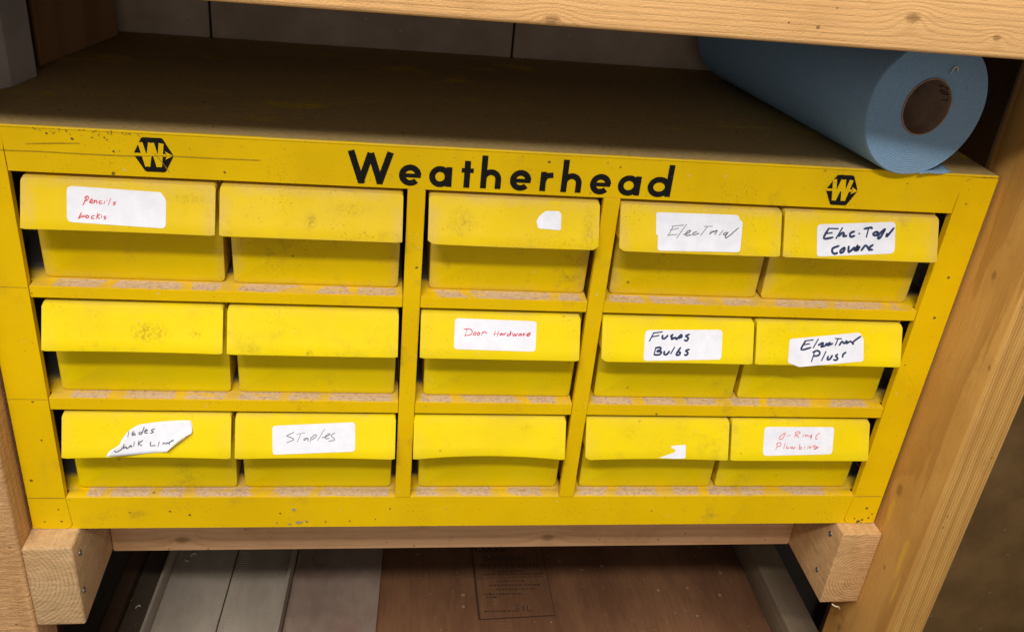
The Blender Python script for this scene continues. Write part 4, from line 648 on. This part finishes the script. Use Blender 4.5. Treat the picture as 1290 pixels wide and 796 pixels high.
def rollR(th):
    # slightly slumped: flat where it rests, bulging low right
    r = R0*(1+.012*math.cos(2*th+.5)+.02*math.cos(th+.9))
    dz = r*math.sin(th)
    return r
def rp(r, th, t): 
    p = c0+side*(r*math.cos(th))+UP*(r*math.sin(th))+ax*t
    p.z = max(p.z, H+.0006); return p
bm = bmesh.new(); N = 72; LEN = .262; RI = .0212
rings = []
prof_ = [(None, LEN)]
def mk(rf, t): return [bm.verts.new(rp(rf(2*PI*i/N), 2*PI*i/N, t)) for i in range(N)]
hc = lambda r: (lambda th: r)
seq = [mk(hc(RI+.0005), LEN), mk(rollR, LEN), mk(rollR, .0025)]
for k_ in range(1, 4): seq.append(mk((lambda f: (lambda th: rollR(th)-f*.0009))(k_/3), .0025-.0025*math.sin(k_/3*PI/2)))
for k_ in range(1, 13):
    f = k_/12; seq.append(mk((lambda f: (lambda th: (rollR(th)-.0009)*(1-f)+(RI+.0005)*f))(f), 0+(.00035 if k_ % 2 else 0)+.0006*f))
seq.append(mk(hc(RI+.0005), .01)); seq.append(mk(hc(RI+.0005), LEN))
for a, b in zip(seq, seq[1:]):
    for i in range(N): bm.faces.new((a[i], a[(i+1) % N], b[(i+1) % N], b[i]))
link('towel_paper', finish(bm, 50), blue.m, roll)
bm = bmesh.new(); off_ = Vector((.0020, 0, .0068)); seq = []
for r, t in ((RI+.0003, LEN-.001), (RI+.0003, -.0002), (RI-.0006, -.0002), (RI-.0006, LEN-.001)):
    seq.append([bm.verts.new(c0+side*(r*math.cos(2*PI*i/48))+UP*(r*math.sin(2*PI*i/48))+ax*t) for i in range(48)])
seq.append(seq[0])
for a, b in zip(seq, seq[1:]):
    for i in range(48): bm.faces.new((a[i], a[(i+1) % 48], b[(i+1) % 48], b[i]))
core = link('cardboard_core', finish(bm, 50), card, roll)
bm = bmesh.new()
def cp(th, t): return c0+side*((RI-.0008)*math.cos(th))+UP*((RI-.0008)*math.sin(th))+ax*t
for arcs in ([(.62, .004), (.74, .002), (.74, .010), (.62, .010)], [(.50, .003), (.42, .003), (.40, .010), (.50, .011), (.50, .003)], [(.30, .003), (.12, .004)], [(.20, .004), (.12, .010)]):
    ribbon(bm, smooth_line([cp(a, t) for a, t in arcs]), .0009, Vector((-.8, 0, -.5)))
link('printed_mark', finish(bm, smooth=False), ink_black, core)
bm = bmesh.new()
fl_ = [(.700, -.0135), (.7225, -.0050), (.7300, .0090), (.7020, .012)]
g_ = []
for i in range(9):
    t = i/8
    a = Vector((.694+.030*t, -.0062+.0068*t, H+.0009+.0006*math.sin(t*7))); b = Vector((.700+.028*t, .012+.012*t, H+.0012+.0015*(1-t)))
    g_.append([bm.verts.new(a*(1-s)+b*s) for s in (0, .33, .66, 1)])
for a, b in zip(g_, g_[1:]):
    for i in range(3): bm.faces.new((a[i], a[i+1], b[i+1], b[i]))
flap = link('loose_sheet', finish(bm, 60), blue.m, roll); md = flap.modifiers.new('thickness', 'SOLIDIFY'); md.thickness = .0003; md.offset = 1
bm = bmesh.new()
ribbon(bm, smooth_line([c0+side*(.012+.006*a)+UP*(.0268+.0045*b)+ax*(-.0006-.0004*j) for j, (a, b) in enumerate(((-.1, -.3), (.1, .6), (.5, .7), (.7, .1)))]), .0013, -ax)
link('glue_spot', finish(bm, smooth=False), plain('dried_glue', (.62, .58, .50), (.5, .45, .38), 400, .6), roll)
# pale carton at the left
bxm = plain('pale_card', (.42, .37, .35), (.34, .30, .285), 20, .8, .25, .0002)
pcart = [(-.055, .0765), (-.004, .0770), (.0045, .0800), (.0095, .0870), (.0173, .1189), (.0095, .138), (-.055, .145)]
cart = link('carton', prism(pcart, 'z', H+.0004, H+.19, .0003), bxm)
for p_ in cart.data.polygons: p_.use_smooth = False
cart['label'] = 'pale grey cardboard carton standing on the left end of the cabinet top'; cart['category'] = 'carton'
brd = link('plank', prism([(.0030, .156), (.0108, .146), (.0420, .2655), (.0345, .2800), (.02, .2800)], 'z', H+.0004, H+.165, .001), wood('brown_plank', 'z', (.12, .2), (.30, .16, .07), (.20, .10, .04), 500, (), rough=.7))  # brown is the plank's own wood colour
brd['label'] = 'upright brown plank standing at the back left corner of the cabinet top'; brd['category'] = 'plank'
# sawdust and shavings
bm = bmesh.new(); rd = random.Random(5)
def bit(x, y, z, r):
    a = rd.random()*6; n = Vector((rd.uniform(-.4, .4), rd.uniform(-.4, .4), 1)).normalized()
    t = n.orthogonal().normalized(); s = n.cross(t)
    bm.faces.new([bm.verts.new(Vector((x, y, z))+t*r*math.cos(a+i*1.26)*rd.uniform(.4, 1.3)+s*r*math.sin(a+i*1.26)*rd.uniform(.3, .8)) for i in range(5)])
for _ in range(150): bit(rd.uniform(.30, .77), rd.uniform(.08, .27), -.2888+rd.random()*.0002, rd.choice((.0004, .0006, .0009)))
for _ in range(70): bit(rd.uniform(.0, .19), rd.uniform(.08, .27), -.2708 if rd.random() < 0 else -.2805, rd.choice((.0004, .0006, .001)))
for _ in range(80): bit(rd.uniform(0, .038), rd.uniform(-.0225, .002), -.0004+rd.random()*.0004, rd.uniform(.0003, .0009))
for _ in range(70): bit(rd.uniform(.728, .767), rd.uniform(-.0145, .0), -.0004+rd.random()*.0004, rd.uniform(.0003, .0009))
for _ in range(220): bit(rd.uniform(.02, .64), abs(rd.gauss(.004, .02))+.001, H+.0004, rd.uniform(.0002, .0006))
sd = link('sawdust', finish(bm, smooth=False), plain('sawdust_bits', (.66, .56, .40), (.45, .34, .2), 900, .9, .2, 0))
sd['kind'] = 'stuff'; sd['label'] = 'pale sawdust and small shavings scattered on the wood and cabinet top'; sd['category'] = 'sawdust'
for i, (x, y, z, s_) in enumerate(((.0665, .262, -.2798, .0045), (.0590, .255, -.2798, .003), (.0192, .178, -.2798, .0035), (.745, .002, -.0905, .005))):
    bm = bmesh.new(); a = rd.random()*3
    pts = [Vector((x+s_*math.cos(a+t*.6)*(.4+t*.12), y+s_*math.sin(a+t*.6)*.7, z+.0006+.0008*math.sin(t))) for t in range(6)]
    if i == 3: pts = [Vector((.7405, -.0165, -.0905)), Vector((.744, -.0175, -.0925)), Vector((.748, -.0170, -.094)), Vector((.7515, -.0160, -.0985))]
    ribbon(bm, smooth_line(pts), .0013, Vector((0, -.5, .9)))
    sh_ = link('wood_shaving', finish(bm), plain('pale_shaving', (.72, .62, .48), (.6, .5, .36), 500, .8)); sh_.modifiers.new('t', 'SOLIDIFY').thickness = .0002
    sh_['category'] = 'wood shaving'; sh_['group'] = 'curled wood shavings'
    sh_['label'] = ('small curled shaving on the pale trim board close under the cross rail', 'smaller curled shaving just left of the one under the cross rail', 'pale fluffy shaving on the dark board below the left bracket', 'thin curled splinter hanging at the bottom of the right bracket')[i]
